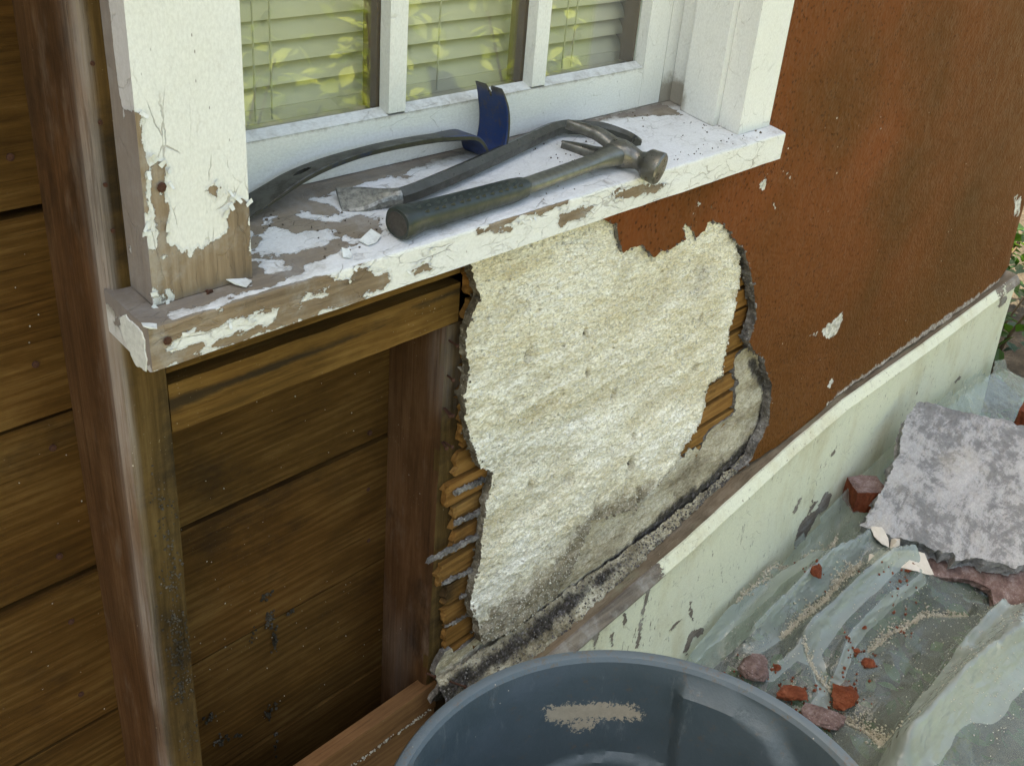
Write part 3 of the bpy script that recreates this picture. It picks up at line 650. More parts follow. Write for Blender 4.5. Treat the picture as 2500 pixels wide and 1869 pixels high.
# the side edge: bare streaks
sb = .004+.010*fbm(V*[1, 1, .25], 30, 3, 5)-np.where((V[:, 2] > 1.30) & (V[:, 1] < -.018), .02, 0)
bare = np.where(side & (V[:, 1] > YF+.001), np.maximum(bare, sb), bare)
casL = mesh('casing', V, Fc, None, win, mats=[M_paint_z, M_paint_side], mi=mi, attrs={'bare': bare, 'dirt': dirt})
def lifted(V, bare, sel, parent, n, seed, smin, smax):
    rg = np.random.default_rng(seed); ids = np.where(sel & (bare > -.0055) & (bare < .0005))[0]
    for i in rg.choice(ids, min(n, len(ids)), replace=False):
        P = V[i]; a = rg.uniform(0, 6.28); u = np.array([math.cos(a), 0, math.sin(a)]); w_ = np.array([-u[2], 0, u[0]]); L = rg.uniform(smin, smax); W = L*rg.uniform(.4, .8); up = rg.uniform(.0012, .0034); pts = []
        for t in (0, .35, .7, 1.0):
            for k_ in (-.5, .05, .5): pts.append(P+u*L*(t-.4)+w_*W*k_*(1-.45*t*rg.uniform(.2, 1))+np.array([0, -.0007-up*t*t, 0]))
        q_ = [x-np.array([0, .0005, 0]) for x in pts]; Fq = [[r_*3+c_, (r_+1)*3+c_, (r_+1)*3+c_+1, r_*3+c_+1] for r_ in range(3) for c_ in range(2)]
        mesh('lifted_flake', pts+q_, Fq+[[12+j for j in f[::-1]] for f in Fq]+[[0, 1, 13, 12], [1, 2, 14, 13], [9, 21, 22, 10], [10, 22, 23, 11]], M_flake, parent)
lifted(V, bare, (np.abs(V[:, 1]-YF) < 1e-4) & (V[:, 2] < 1.40), casL, 20, 5, .004, .009)
# right casing
V, Fc = gridbox(1.3215, 1.4085, YF, -.0005, 1.150, 2.15, .008)
V[:, 2] = np.where(V[:, 2] < 1.1505, sill_z(V[:, 1])+.0006, V[:, 2])
bare = np.full(len(V), -.03)-.01*fbm(V, 12, 2, 3)
mesh('casing', V, Fc, M_paint_z, win, attrs={'bare': bare, 'dirt': .5*sstep(1.19, 1.155, V[:, 2])*sstep(-.03, -.01, V[:, 1])})
V, Fc = gridbox(.3965, 1.4085, YF-.001, -.001, 2.1505, 2.25, .05); mesh('head_casing', V, Fc, M_paint_x, win, attrs={'bare': np.full(len(V), -.05), 'dirt': np.zeros(len(V))})
# jambs and blind stops
for xa, xb, ya, yb, nm in [(1.3075, 1.3355, 0, .058, 'blind_stop'), (1.2945, 1.3355, .0885, .135, 'parting_stop'), (1.3215, 1.3365, .0585, .088, 'jamb'),
                           (.4805, .5085, 0, .058, 'blind_stop'), (.4815, .4965, .0585, .088, 'jamb'), (.4815, .5005, .0885, .135, 'parting_stop')]:
    V, Fc = gridbox(xa, xb, ya, yb, 1.150, 2.15, .012)
    V[:, 2] = np.where(V[:, 2] < 1.1505, sill_z(V[:, 1])+.0006, V[:, 2])
    d = 1.0*sstep(1.25, 1.18, V[:, 2])*sstep(.03, .075, V[:, 1])+(.55*sstep(1.19, 1.165, V[:, 2])*(V[:, 1] < .02))
    mesh(nm, V, Fc, M_paint_z, win, attrs={'bare': np.full(len(V), -.035), 'dirt': d})
V, Fc = gridbox(.4815, 1.3355, 0, .135, 2.1505, 2.20, .05); mesh('head_jamb', V, Fc, M_paint_x, win, attrs={'bare': np.full(len(V), -.05), 'dirt': np.zeros(len(V))})
# sill
XS0, XS1, YS = .3755, 1.4155, -.0615
V, Fc = gridbox(XS0, XS1, YS, .1165, 0, 1, .0065)
nx = None
U = V[:, 2].copy(); Y = V[:, 1]
# few layers in height: rebuild with proper section
def sill_mesh():
    prof = []                                                    # (y, z, face) section, going round
    ztf = sill_z(YS); zb = ztf-.0415
    P = [(YS+.004, zb), (YS, zb+.002)]
    P += [(YS, z) for z in np.linspace(zb+.006, ztf-.003, 7)]
    P += [(YS+.0008, ztf-.0008)]
    P += [(y, sill_z(y)) for y in np.linspace(YS+.004, .1165, 28)]
    P += [(.1165, 1.135), (.03, 1.128)]
    P = np.array(P); xs = np.linspace(XS0, XS1, 165); k = len(P)
    V = np.array([(x, y, z) for x in xs for y, z in P]); Fc = []
    for i in range(len(xs)-1):
        for j in range(k):
            a, b = i*k+j, i*k+(j+1) % k; Fc.append([a, a+k, b+k, b])
    V = np.vstack([V]); 
    Fc.append(list(range(k))); Fc.append(list(range((len(xs)-1)*k, len(xs)*k))[::-1])
    return V, Fc, k, len(xs)
V, Fc, k, nxs = sill_mesh()
jj = np.tile(np.arange(k), nxs)
front = (jj >= 1) & (jj <= 9); top = (jj >= 10) & (jj <= 37)
V[:, 1] += np.where(front, .0012*fbm(V*[.5, 1, 1.5], 45, 3, 8), 0); V[:, 2] += np.where(top | front, .0007*fbm(V, 30, 3, 12), 0)
XZ = V[:, [0, 2]]; bare = -.021+.010*fbm(V*[.6, 1, 1.4], 14, 3, 77)
yF = YS
reg = poly_y(cs, [(-1500, 2600), (-1500, 1200), (400, 1530), (700, 1535), (790, 1575), (880, 1612), (932, 1590), (940, 1495), (1000, 1485), (1110, 1560), (1222, 1550), (1226, 1600), (1190, 1660), (1000, 1760), (600, 1900)], yF)
bare = np.where(front, np.maximum(bare, sdf(XZ, reg)), bare)
for pts in [[(925, 605), (1000, 520), (1200, 478), (1480, 392), (1612, 365), (1585, 430), (1400, 492), (1200, 562), (1000, 612)], [(1718, 335), (1780, 270), (1882, 248), (1882, 292), (1812, 312), (1730, 366)],
            [(1170, 350), (1240, 318), (1312, 322), (1302, 366), (1230, 376)], [(960, 705), (1190, 598), (1192, 622), (1040, 700)], [(840, 740), (965, 688), (962, 720), (850, 760)], [(2050, 300), (2127, 262), (2127, 290)]]:
    bare = np.where(front, np.minimum(bare, -sdf(XZ, poly_y(c4, pts, yF))), bare)
for pts in [[(1175, 765), (1330, 690), (1610, 596), (1595, 640), (1400, 692), (1250, 765)], [(1558, 725), (1580, 668), (1722, 648), (1680, 692), (1570, 742)], [(1805, 592), (1900, 556), (2065, 548), (2000, 592), (1830, 612)],
            [(1300, 760), (1345, 735), (1330, 762)], [(920, 890), (950, 870), (940, 900)], [(860, 950), (940, 915), (960, 930), (870, 990)]]:
    bare = np.where(front, np.maximum(bare, sdf(XZ, poly_y(ct, pts, yF))), bare)
# top of the sill: worn to bare wood at the left, patches, a bare strip along the sash
XY = V[:, [0, 1]]
def poly_s(cf_, pts): return np.array([onsill(cf_(*p))[:2] for p in pts])
tb = np.full(len(V), -.02)
for pts in [[(90, 1700), (105, 1020), (300, 985), (560, 950), (800, 1010), (830, 1090), (1150, 1090), (1170, 1230), (900, 1330), (620, 1440), (480, 1560), (110, 1620)],
            [(100, 1040), (300, 880), (850, 740), (1700, 560), (1880, 575), (1700, 600), (1000, 830), (560, 960), (250, 1040)], [(1240, 740), (1400, 740), (1410, 770), (1260, 775)], [(-700, 1900), (-700, 1300), (90, 1500), (100, 1640), (560, 1560), (420, 1600), (-300, 1800)]]:
    tb = np.maximum(tb, sdf(XY, poly_s(cs, pts)))
for pts in [[(210, 1210), (330, 1170), (470, 1210), (790, 1190), (800, 1260), (640, 1330), (560, 1370), (300, 1400), (130, 1380)], [(150, 1440), (330, 1430), (450, 1510), (250, 1570)], [(330, 1060), (120, 1130), (240, 1160)],
            [(820, 1250), (1040, 1260), (1140, 1300), (900, 1330)], [(640, 1480), (780, 1430), (1250, 1330), (1000, 1420), (700, 1510)], [(460, 1040), (800, 1080), (1000, 1090), (780, 1130), (520, 1110)]]:
    tb = np.minimum(tb, -sdf(XY, poly_s(cs, pts))*1.0)
rb = sdf(XY, poly_s(ct, [(1300, 320), (2050, 160), (2160, 215), (1830, 230), (1560, 300), (1320, 370)]))
tb = np.maximum(tb, rb-.002)
bare = np.where(top, tb, bare)
end0 = V[:, 0] < XS0+.004
bare = np.where((V[:, 0] < .395) & top, .01, bare)
dirt = np.where(top, np.clip(.36+.5*sstep(.06, .085, V[:, 1])+.35*sstep(.46, .40, V[:, 0])+.25*fbm(V, 25, 3, 2), 0, 1), .22+.25*fbm(V, 12, 3, 8))
cen = np.array([V[f].mean(0) if len(f) < 5 else V[f].mean(0) for f in Fc])
mi = []
for f in Fc:
    j0 = f[0] % k
    mi.append(1 if (len(f) == 4 and 9 <= j0 <= 37) else (2 if len(f) > 5 else 0))
si = mesh('sill', V, Fc, None, win, mats=[M_paint_front, M_paint_top, M_paint_side], mi=mi, attrs={'bare': bare, 'dirt': dirt})
lifted(V, bare, (jj >= 4) & (jj <= 8) & (V[:, 0] < 1.39), si, 34, 6, .003, .0065)
# painted end grain cap (lens shaped paint still on the left end)
ep = np.array([onx(c4(*p), XS0)[[1, 2]] for p in [(700, 420), (735, 405), (790, 450), (835, 545), (850, 715), (800, 690), (745, 600), (712, 500)]])
ep = jag(ep, .002, .0045, 4, freq=120); mb = MB(); n_ = len(ep); c_ = ep.mean(0)
mb.add([(XS0-.0012, *p) for p in ep]+[(XS0-.0002, *(c_+(p-c_)*1.03)) for p in ep]+[(XS0-.0014, *c_)], [[i, (i+1) % n_, 2*n_] for i in range(n_)]+[[i, n_+i, n_+(i+1) % n_, (i+1) % n_] for i in range(n_)])
mb.make('end_paint', M_flake, si)
# sash
SY0, SY1 = .088, .122
def rail(x0, x1, z0, z1, nm, ya=SY0, yb=SY1, dirt0=0.0, par=None):
    V, Fc = gridbox(x0, x1, ya, yb, z0, z1, .008 if (x1-x0) < 1 else .012)
    if nm == 'bottom_rail': V[:, 2] = np.where(V[:, 2] < z0+1e-6, sill_z(V[:, 1])+.0012, V[:, 2])
    V[:, 1] += np.where(V[:, 1] < ya+1e-6, .0004*fbm(V, 40, 2, 3), 0)
    d = dirt0*np.ones(len(V))
    if nm == 'bottom_rail': d = .45*sstep(1.19, 1.178, V[:, 2])+.62*sstep(1.2295, 1.2335, V[:, 2])
    return mesh(nm, V, Fc, M_paint_x if (x1-x0) > .3 else M_paint_z, par, attrs={'bare': np.full(len(V), -.03), 'dirt': d})
sash = mesh('sash', *gridbox(.5015, .5515, SY0, SY1, 1.1775, 2.10, .02), M_paint_z, win, attrs={'bare': np.full(len(gridbox(.5015, .5515, SY0, SY1, 1.1775, 2.10, .02)[0]), -.05), 'dirt': np.zeros(len(gridbox(.5015, .5515, SY0, SY1, 1.1775, 2.10, .02)[0]))})
rail(1.2425, 1.2925, 1.1785, 2.10, 'stile', par=sash)
rail(.552, 1.242, 1.1745, 1.2335, 'bottom_rail', par=sash)
for a, b in ((.765, .790), (1.0035, 1.0285)): rail(a, b, 1.236, 2.06, 'muntin', SY0+.0005, .1043, par=sash)
rail(.552, 1.242, 2.061, 2.10, 'top_rail', par=sash)
# putty bevels along the bottom of each pane and beside the muntins
def wedge(V8, nm):
    mesh(nm, V8, [(0, 1, 3, 2), (4, 6, 7, 5), (0, 4, 5, 1), (2, 3, 7, 6), (0, 2, 6, 4), (1, 5, 7, 3)], M_paint_x, sash, attrs={'bare': [-.02]*8, 'dirt': [.45]*8})
PX = [(.552, .765), (.790, 1.0035), (1.0285, 1.242)]
for a, b in PX:
    wedge([(x, y, z) for x in (a, b) for (y, z) in ((SY0+.001, 1.2337), (.1035, 1.2337), (SY0+.001, 1.2342), (.1035, 1.2405))], 'putty')
    p = mesh('pane', [(a, .1045, 1.234), (b, .1045, 1.234), (b, .1045, 2.06), (a, .1045, 2.06), (a, .107, 1.234), (b, .107, 1.234), (b, .107, 2.06), (a, .107, 2.06)],
             [(0, 1, 2, 3), (4, 7, 6, 5), (0, 4, 5, 1), (1, 5, 6, 2), (2, 6, 7, 3), (3, 7, 4, 0)], M_glass, win)
# brown inner face of the frame seen through the glass
for a, b in ((.7625, .7925), (1.001, 1.031), (1.2385, 1.2420)):
    V, Fc = gridbox(a, b, .1075, SY1+.008, 1.237, 2.06, .1); mesh('inner_frame', V, Fc, M_brownframe, sash)
# nail stub on the bare casing, rust spots
P = ony(c1(928, 1078), YF); nail((P[0], YF+.004, P[2]), (0, -1, 0), .004, .0022, win)
P = ony(c4(1190, 262), YF); nail((P[0], YF+.003, P[2]), (.2, -1, -.2), .005, .0022, win)
P = ony(c4(960, 543), YS); nail((P[0], YS+.003, P[2]), (0, -1, 0), .0035, .002, win)

# blind inside
bl = empty('window_blind', (.9, .15, 1.235), 'pale horizontal slat blind hanging behind the window panes', 'blind')
prof = np.array([(-.0125, -.0072), (-.006, -.0026), (0, .0006), (.006, .0022), (.0125, .0024)])
for i in range(38):
    z = 1.2585+i*.0226; tilt = math.radians((44 if i > 4 else 30+3*i)+RNG.normal(0, 2.0)); c, s_ = math.cos(tilt), math.sin(tilt); sag = RNG.normal(0, .0012)
    V = []; nxs_ = 9
    for x in np.linspace(.515, 1.262, nxs_):
        for (a, b) in prof: V.append((x, .152+a*c-b*s_, z+a*s_+b*c+sag*math.sin((x-.5)*9+i)))
    Fc = [[r*5+q, r*5+q+1, (r+1)*5+q+1, (r+1)*5+q] for r in range(nxs_-1) for q in range(4)]
    mesh('slat', V, Fc, M_slat, bl, smooth=True)
V, Fc = gridbox(.515, 1.262, .142, .164, 1.232, 1.246, .05); mesh('bottom_rail', V, Fc, M_slat, bl)
for x in (.625, .645, .885, 1.12, 1.14):
    V, Fc = sweep([(x, .136+.002*RNG.uniform(), 1.236), (x+.002, .137, 1.6), (x, .137, 2.1)], [ngon(6, .0011)]*3, (0, 1, 0)); mesh('cord', V, Fc, M_cord, bl)
V, Fc = gridbox(1.272, 1.33, .150, .30, 1.2325, 2.1, .2); mesh('inner_jamb', V, Fc, M_brownframe, win)
V, Fc = gridbox(.49, 1.31, .126, .25, 1.20, 1.2315, .05); struct(mesh('window_stool', V, Fc, M_slat), 'pale inside ledge below the blind')

# ------------------------------------------------------------------ lath, base coats, stucco
YA, YB, YST = -.024, -.013, -.0305
XL1 = 1.80
lathw = empty('lath', (1.2, -.004, .45), 'raw orange brown wood lath strips with splintered left ends', 'lath')
zz = .437; li = 0
while zz < 1.11:
    hh = .0345; xa = .7895+RNG.uniform(-.002, .010)
    if zz < .74: xa = .787+RNG.uniform(0, .024)
    else: xa = .808+RNG.uniform(0, .006)
    y0 = -.0085+RNG.uniform(-.001, .001)
    nxl, nzl = 60, 6
    xs = np.r_[xa, xa+np.array([.003, .006, .010, .015]), np.linspace(xa+.022, XL1, nxl)]
    V = []; 
    for xi, x in enumerate(xs):
        for q in range(nzl+1):
            z = zz+hh*q/nzl
            jx = (.007*fbm(np.array([[3.1*li, z*130, 1.0]]), 1.0, 2, li)[0]+.0025*RNG.uniform(-1, 1)) if xi == 0 else (.002*RNG.uniform(-1, 1) if xi < 4 else 0)
            V.append((x+jx, y0+(RNG.uniform(-.0010, .0018) if xi < 2 else 0)+.0004*fbm(np.array([[x*6, z*70, li]]), 1, 2, 4)[0], z+.0012*math.sin(x*9+li)))
    nf = len(V); k_ = nzl+1
    V = np.array(V); Vb = V.copy(); Vb[:, 1] = -.0007; Vb[:, 0] += np.where(np.arange(nf) < k_, RNG.uniform(-.004, .003, nf), 0); V = np.vstack([V, Vb]); Fc = []
    for a in range(len(xs)-1):
        for b in range(nzl):
            i0 = a*k_+b; Fc.append([i0, i0+k_, i0+k_+1, i0+1])
        Fc.append([a*k_, nf+a*k_, nf+(a+1)*k_, (a+1)*k_]); Fc.append([a*k_+nzl, (a+1)*k_+nzl, nf+(a+1)*k_+nzl, nf+a*k_+nzl])
    for b in range(nzl): Fc.append([b, b+1, nf+b+1, nf+b])
    mesh('lath_strip', V, Fc, M_lath, lathw, attrs={'dark_tone': .22+.75*fbm(V*[.6, 1, 1]+li*3.7, 26, 3, 60)})
    zz += hh+.0085; li += 1
# plaster keys squeezed between the strips at the broken left end
for i, (p0, p1, r_) in enumerate([((350, 450), (475, 395), .0032), ((355, 610), (520, 535), .0034), ((205, 815), (505, 670), .0036), ((285, 935), (440, 870), .0026), ((380, 1010), (440, 985), .0022), ((300, 1170), (420, 1110), .0018)]):
    A, B = ony(cl(*p0), -.013), ony(cl(*p1), -.013); B = B+np.array([.012, 0, .001])
    t = np.linspace(0, 1, 26); path = A+(B-A)*t[:, None]; path[:, 2] += .0012*fbm(path, 90, 2, i); 
    secs = [ngon(8, r_*(1+.45*fbm(np.array([[tt*14, i, 0.]]), 1, 3, 2)[0])*(.75+.25*min(1, tt*6)), r_*1.2, sq=3) for tt in t]
    V, Fc = sweep(path, secs, (0, 0, 1)); V += .0008*RNG.normal(size=V.shape)
    mesh('plaster_key', V, Fc, M_edge, lathw)

def pxz(cf_, pts, y): return [tuple(ony(cf_(*p), y)[[0, 2]]) for p in pts]
left_edge = pxz(c6, [(300, 255), (312, 330), (342, 450), (302, 600), (295, 800), (312, 832), (280, 980), (290, 1100), (320, 1240), (360, 1330), (432, 1352), (402, 1480)], YA)+pxz(c7, [(572, 60), (568, 130), (560, 230), (540, 400), (508, 440), (495, 590), (530, 620), (540, 690), (562, 745)], YA)
bot_edge = pxz(c7, [(640, 705), (760, 640), (880, 545), (930, 520)], YA)+pxz(c6, [(930, 1600), (1040, 1560), (1145, 1535)], YA)
right_edge = pxz(c6, [(1180, 1475), (1260, 1400), (1340, 1325), (1400, 1200), (1470, 1080), (1480, 1030), (1522, 905), (1570, 880), (1592, 820), (1590, 740), (1612, 620), (1650, 500), (1668, 330), (1640, 190), (1590, 105)], YA)
top_edge = pxz(c6, [(1560, 60), (1440, 60), (1300, 60), (1050, 20)], YA)
PA = [(a, b) for a, b in left_edge+bot_edge+right_edge+top_edge]
# straighten the top so that it runs up behind the sill
PA = np.array(PA); PA[-4:, 1] = np.maximum(PA[-4:, 1], 1.05); PA[0, 1] = 1.114; PA[-1, 1] = 1.114
PA = jag(jag(PA, .0035, .0045, 3, freq=70), .003, .0028, 7, freq=330)
def ypl(y0, amp, seed, tr=None):
    def f(x, z):
        P = np.c_[x, z, 0*x]; P2 = np.c_[x*.7+z*.3, z*1.6-x*.25, 0*x]
        d = amp*(1.0*fbm(P2, 26, 4, seed, .6)+1.0*fbm(P2*[1, 1, 1], 110, 2, seed+4, .6))
        st = fbm(P2, 13, 5, seed+8, .62)
        for lv in (.02, .22, -.2): d = d+amp*.85*sstep(lv, lv+.035, st)
        d = d-amp*1.2
        return y0+d
    return f
V, Fc, mi, nf = sheet(PA, .0040, ypl(YA, .0026, 5), .0120, rings=3, edge_amp=.0012, seed=2)
XZ = V[:, [0, 2]]
coat = np.zeros(len(V)); _P2 = np.c_[V[:, 0]*.7+V[:, 2]*.3, V[:, 2]*1.6-V[:, 0]*.25, 0*V[:, 0]]; _st = fbm(_P2, 13, 5, 13, .62); coat = .28*sstep(.02, .055, _st)+.30*sstep(.22, .255, _st)+.16*sstep(-.2, -.165, _st); hole_shade = np.zeros(len(V))
# holes gouged in the coat; their dark inside is painted-in shade
for (hx, hy), r1, dep in [((605, 755), .010, .010), ((895, 848), .006, .008), ((1035, 968), .008, .008), ((1115, 1320), .012, .011), ((1130, 1165), .005, .008), ((880, 645), .005, .007), ((1465, 570), .008, .009), ((1225, 485), .006, .006), ((1450, 820), .007, .007), ((800, 1380), .007, .006), ((610, 1420), .008, .005), ((820, 1395), .005, .006), ((1150, 1500), .007, .009)]:
    h = ony(c6(hx, hy), YA)[[0, 2]]; q = XZ-h; q = np.c_[q[:, 0]*1.35+q[:, 1]*.4, q[:, 1]*.75-q[:, 0]*.3]
    dd = np.linalg.norm(q, axis=1)*(1+.5*fbm(np.c_[XZ, 0*XZ[:, 0]], 120, 2, 9)); V[:nf, 1] += (dep*sstep(r1*1.15, r1*.55, dd))[:nf]; hole_shade = np.maximum(hole_shade, sstep(r1*.85, r1*.45, dd)*min(1.0, dep/.009)); coat = np.maximum(coat, .9*sstep(r1*2.2, r1*.9, dd))
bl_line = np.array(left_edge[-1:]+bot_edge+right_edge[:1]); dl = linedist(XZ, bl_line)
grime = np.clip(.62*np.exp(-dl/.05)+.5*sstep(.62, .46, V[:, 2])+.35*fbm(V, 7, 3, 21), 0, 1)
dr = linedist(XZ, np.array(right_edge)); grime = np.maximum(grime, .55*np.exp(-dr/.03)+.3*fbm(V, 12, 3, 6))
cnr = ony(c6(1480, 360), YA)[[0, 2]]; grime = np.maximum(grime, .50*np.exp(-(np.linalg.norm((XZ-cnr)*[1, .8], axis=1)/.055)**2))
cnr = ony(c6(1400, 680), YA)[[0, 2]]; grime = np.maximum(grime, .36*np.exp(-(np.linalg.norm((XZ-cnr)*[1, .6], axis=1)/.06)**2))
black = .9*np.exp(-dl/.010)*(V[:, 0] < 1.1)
pa = mesh('plaster_coat', V, Fc, None, None, mats=[M_plaster, M_pledge], mi=mi, attrs={'grime': np.maximum(grime, hole_shade*.9), 'black': np.maximum(black*.6, hole_shade*.75), 'coat': coat})  # grime and black also carry the shade painted into the holes
tag(pa, 'rough cream plaster base coat exposed where the red stucco is gone', 'plaster')
# stuck bits on the plaster
eq = np.r_[RNG.choice(np.where(linedist(XZ, np.vstack([PA, PA[:1]])) < .004)[0], 420)]; V3, F3 = crumb_mesh(V[eq]+RNG.normal(0, .0016, (420, 3)), RNG.uniform(.0010, .0036, 420), 91); stuff(mesh('edge_grit', V3, F3, M_pledge, pa))
q = RNG.integers(0, nf, 7500); pts = V[q]; pts = pts+np.array([0, -.0004, 0]); V2, F2 = crumb_mesh(pts, RNG.uniform(.0006, .0018, 7500)*(1+.9*(RNG.random(7500) > .97)), 31)
stuff(mesh('plaster_grit', V2, F2, m_mortar('bright plaster grit', ((.50, .46, .36), (.70, .67, .56), (.80, .79, .72))), pa))

# lower grey coat at the right and bottom
PB = pxz(c6, [(1740, 690), (1660, 760), (1640, 860), (1655, 905), (1640, 1050), (1560, 1110), (1500, 1160), (1480, 1225), (1420, 1220), (1390, 1290), (1310, 1290), (1180, 1370), (1050, 1450), (900, 1550), (800, 1600)], YB)
PB += pxz(c7, [(700, 560), (560, 690), (440, 770), (360, 800), (330, 870), (345, 960), (310, 1030)], YB)
PB += [(.80, .395), (1.0, .39), (1.2, .40), (1.4, .43), (1.55, .45), (1.66, .47), (1.72, .6), (1.72, .78)]
PB = jag(jag(np.array(PB), .005, .011, 9, freq=36), .004, .004, 19, freq=160)
V, Fc, mi, nf = sheet(PB, .007, ypl(YB, .0022, 15), .010, rings=2, edge_amp=.002, seed=4)
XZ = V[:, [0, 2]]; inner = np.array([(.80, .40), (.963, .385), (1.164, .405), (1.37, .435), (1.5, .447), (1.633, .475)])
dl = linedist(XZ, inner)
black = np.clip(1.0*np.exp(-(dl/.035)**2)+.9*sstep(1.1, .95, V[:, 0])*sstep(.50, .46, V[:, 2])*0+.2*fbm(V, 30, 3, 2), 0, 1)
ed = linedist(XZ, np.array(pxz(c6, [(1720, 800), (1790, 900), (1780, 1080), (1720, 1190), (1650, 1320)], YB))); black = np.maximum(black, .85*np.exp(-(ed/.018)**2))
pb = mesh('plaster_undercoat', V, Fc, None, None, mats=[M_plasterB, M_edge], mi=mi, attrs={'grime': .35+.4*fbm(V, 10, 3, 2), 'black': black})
tag(pb, 'grimy grey plaster undercoat between the lath and the broken stucco edge', 'plaster')
# heap of black crumbled plaster along the foot of the wall
xs = np.linspace(.786, 1.62, 220); nv = 16; V = []
for x in xs:
    zi = np.interp(x, [.80, .963, 1.164, 1.37, 1.5, 1.633], [.385, .378, .393, .424, .437, .462]); top = .046*sstep(1.5, .95, x)+.012; w_ = .022*sstep(1.5, 1.0, x)+.008
    for j in range(nv):
        t = j/(nv-1); V.append((x, -.0145-w_*t**.8-.004, zi+top*(1-t)**1.1-.004*t))
V = np.array(V); V[:, 1] += .006*fbm(V, 55, 4, 3, .65); V[:, 2] += .005*fbm(V, 60, 4, 8, .65); V += RNG.normal(0, .0006, V.shape)
Fc = [[i*nv+j, i*nv+j+1, (i+1)*nv+j+1, (i+1)*nv+j] for i in range(len(xs)-1) for j in range(nv-1)]
tt_ = np.tile(np.arange(nv)/(nv-1), len(xs))
bk = np.clip(.95*np.exp(-((tt_-.30)/.28)**2)*sstep(1.45, 1.05, V[:, 0])+.45*np.exp(-((tt_-.85)/.25)**2)+.45*fbm(V, 22, 3, 5), 0, 1)
db = mesh('crumbled_plaster', V, Fc, M_plasterB, None, attrs={'grime': .55+.4*fbm(V, 18, 3, 9), 'black': bk})
tag(db, 'black mouldy crumbled plaster heaped along the foot of the opened wall', 'debris', kind='stuff')
q = RNG.integers(0, len(V), 900); V2, F2 = crumb_mesh(V[q]+[0, -.001, .001], RNG.uniform(.0007, .0026, 900), 77)
stuff(mesh('plaster_crumbs', V2, F2, m_mortar('dark crumbs', ((.04, .035, .03), (.14, .125, .115), (.36, .34, .32))), db))
for p0, p1 in [(c7(400, 930), c7(470, 955)), (c7(285, 890), c7(320, 905))]:
    A = ony(p0, -.035); B = ony(p1, -.04); nail(A, B-A, float(np.linalg.norm(B-A)), .0016, db)

# stucco
brk = pxz(c6, [(962, 55), (1000, 90), (1052, 100), (1060, 180), (1085, 240), (1125, 215), (1165, 200), (1195, 225), (1225, 268), (1262, 238), (1300, 232), (1350, 200), (1395, 170), (1375, 120), (1395, 92), (1425, 130), (1450, 162), (1490, 130), (1505, 90), (1545, 82), (1600, 110), (1625, 165), (1690, 228), (1712, 310), (1735, 420), (1748, 560), (1728, 640), (1712, 690), (1745, 745), (1792, 780), (1800, 850), (1827, 900), (1815, 1000), (1802, 1090), (1770, 1160), (1742, 1205), (1715, 1270), (1690, 1312), (1652, 1340)], YST)
jb = jag(jag(np.array(brk), .0035, .0035, 14, closed=False, freq=80), .003, .0026, 3, closed=False, freq=330)
bot = [(1.60, .462), (1.70, .470), (1.80, .474), (1.95, .497), (2.2, .497), (2.5, .497), (2.88, .504)]
bj = jag(np.array(bot), .008, .006, 24, closed=False, freq=40)
XC = 2.995
out = [(XC, .52), (XC, 2.598), (1.4105, 2.598), (1.4105, 1.16), (1.385, 1.16), (1.385, 1.117), (jb[0][0], 1.117)]
oj = jag(np.array(out), .03, 0.0, closed=False)
PS = np.vstack([jb, bj, oj])
def yst(x, z):
    P = np.c_[x, z, 0*x]
    fl = .020*np.exp(-np.maximum(z-.49, 0)/.075)
    und = .006*fbm(P, 2.3, 3, 3)+.0012*fbm(P, 14, 3, 7)
    rc = sstep(XC-.07, XC, x)*.012
    return YST+.0008*sstep(1.0, 1.04, z)*sstep(1.40, 1.34, x)*sstep(1.13, 1.11, z)-fl*sstep(1.5, 1.75, x)*.9+und*sstep(0, .12, np.abs(x-1.39)+np.maximum(z-1.1, 0)*0+.02)*.7+rc
V, Fc, mi, nf = sheet(PS, .024, yst, .0190, dense=(.011, (1.0, 2.2, .46, 1.12)), rings=4, edge_amp=.0018, seed=6)
XZ = V[:, [0, 2]]; chip = np.full(len(V), -.03)
def chips(cf_, polys):
    global chip
    for pts in polys: chip = np.maximum(chip, sdf(XZ, np.array([tuple(ony(cf_(*p), YST)[[0, 2]]) for p in pts])))
chips(c3, [[(925, 1480), (975, 1440), (1025, 1395), (1020, 1440), (990, 1500), (960, 1520), (930, 1500)], [(868, 1505), (910, 1488), (905, 1505), (880, 1515)], [(1785, 870), (1830, 880), (1815, 970), (1788, 970), (1800, 920)], [(648, 830), (668, 790), (688, 790), (675, 850), (660, 855)], [(375, 890), (392, 930), (378, 940)], [(775, 760), (795, 790), (785, 800)], [(715, 900), (728, 940), (716, 938)]])
chips(cb, [[(1230, 270), (1270, 210), (1290, 200), (1250, 280)], [(1195, 400), (1225, 370), (1262, 430), (1215, 420)]])
grey = .75*np.exp(-(V[:, 2]-np.interp(V[:, 0], [1.5, 1.8, 1.95, 2.8], [.40, .470, .497, .503]))/.011)*sstep(1.78, 1.95, V[:, 0])
su = mesh('stucco_wall', V, Fc, None, None, mats=[M_stucco, M_edge], mi=mi, attrs={'chip': chip, 'grey': grey})
tag(su, 'red brown stippled stucco wall with a broken edge around the opened patch', 'wall')
eq = RNG.choice(np.where(linedist(XZ, jb) < .004)[0], 420); V3, F3 = crumb_mesh(V[eq]+RNG.normal(0, .0016, (420, 3)), RNG.uniform(.0010, .0036, 420), 92); stuff(mesh('edge_grit', V3, F3, M_edge, su))
# house corner return of the stucco
cv = [(XC, y, z) for y in (-.018, .2, 4.4) for z in (.40, 2.598)]
mesh('corner_return', cv, [(0, 2, 3, 1), (2, 4, 5, 3)], M_stucco, su, attrs={'chip': [-.03]*6, 'grey': [0]*6})

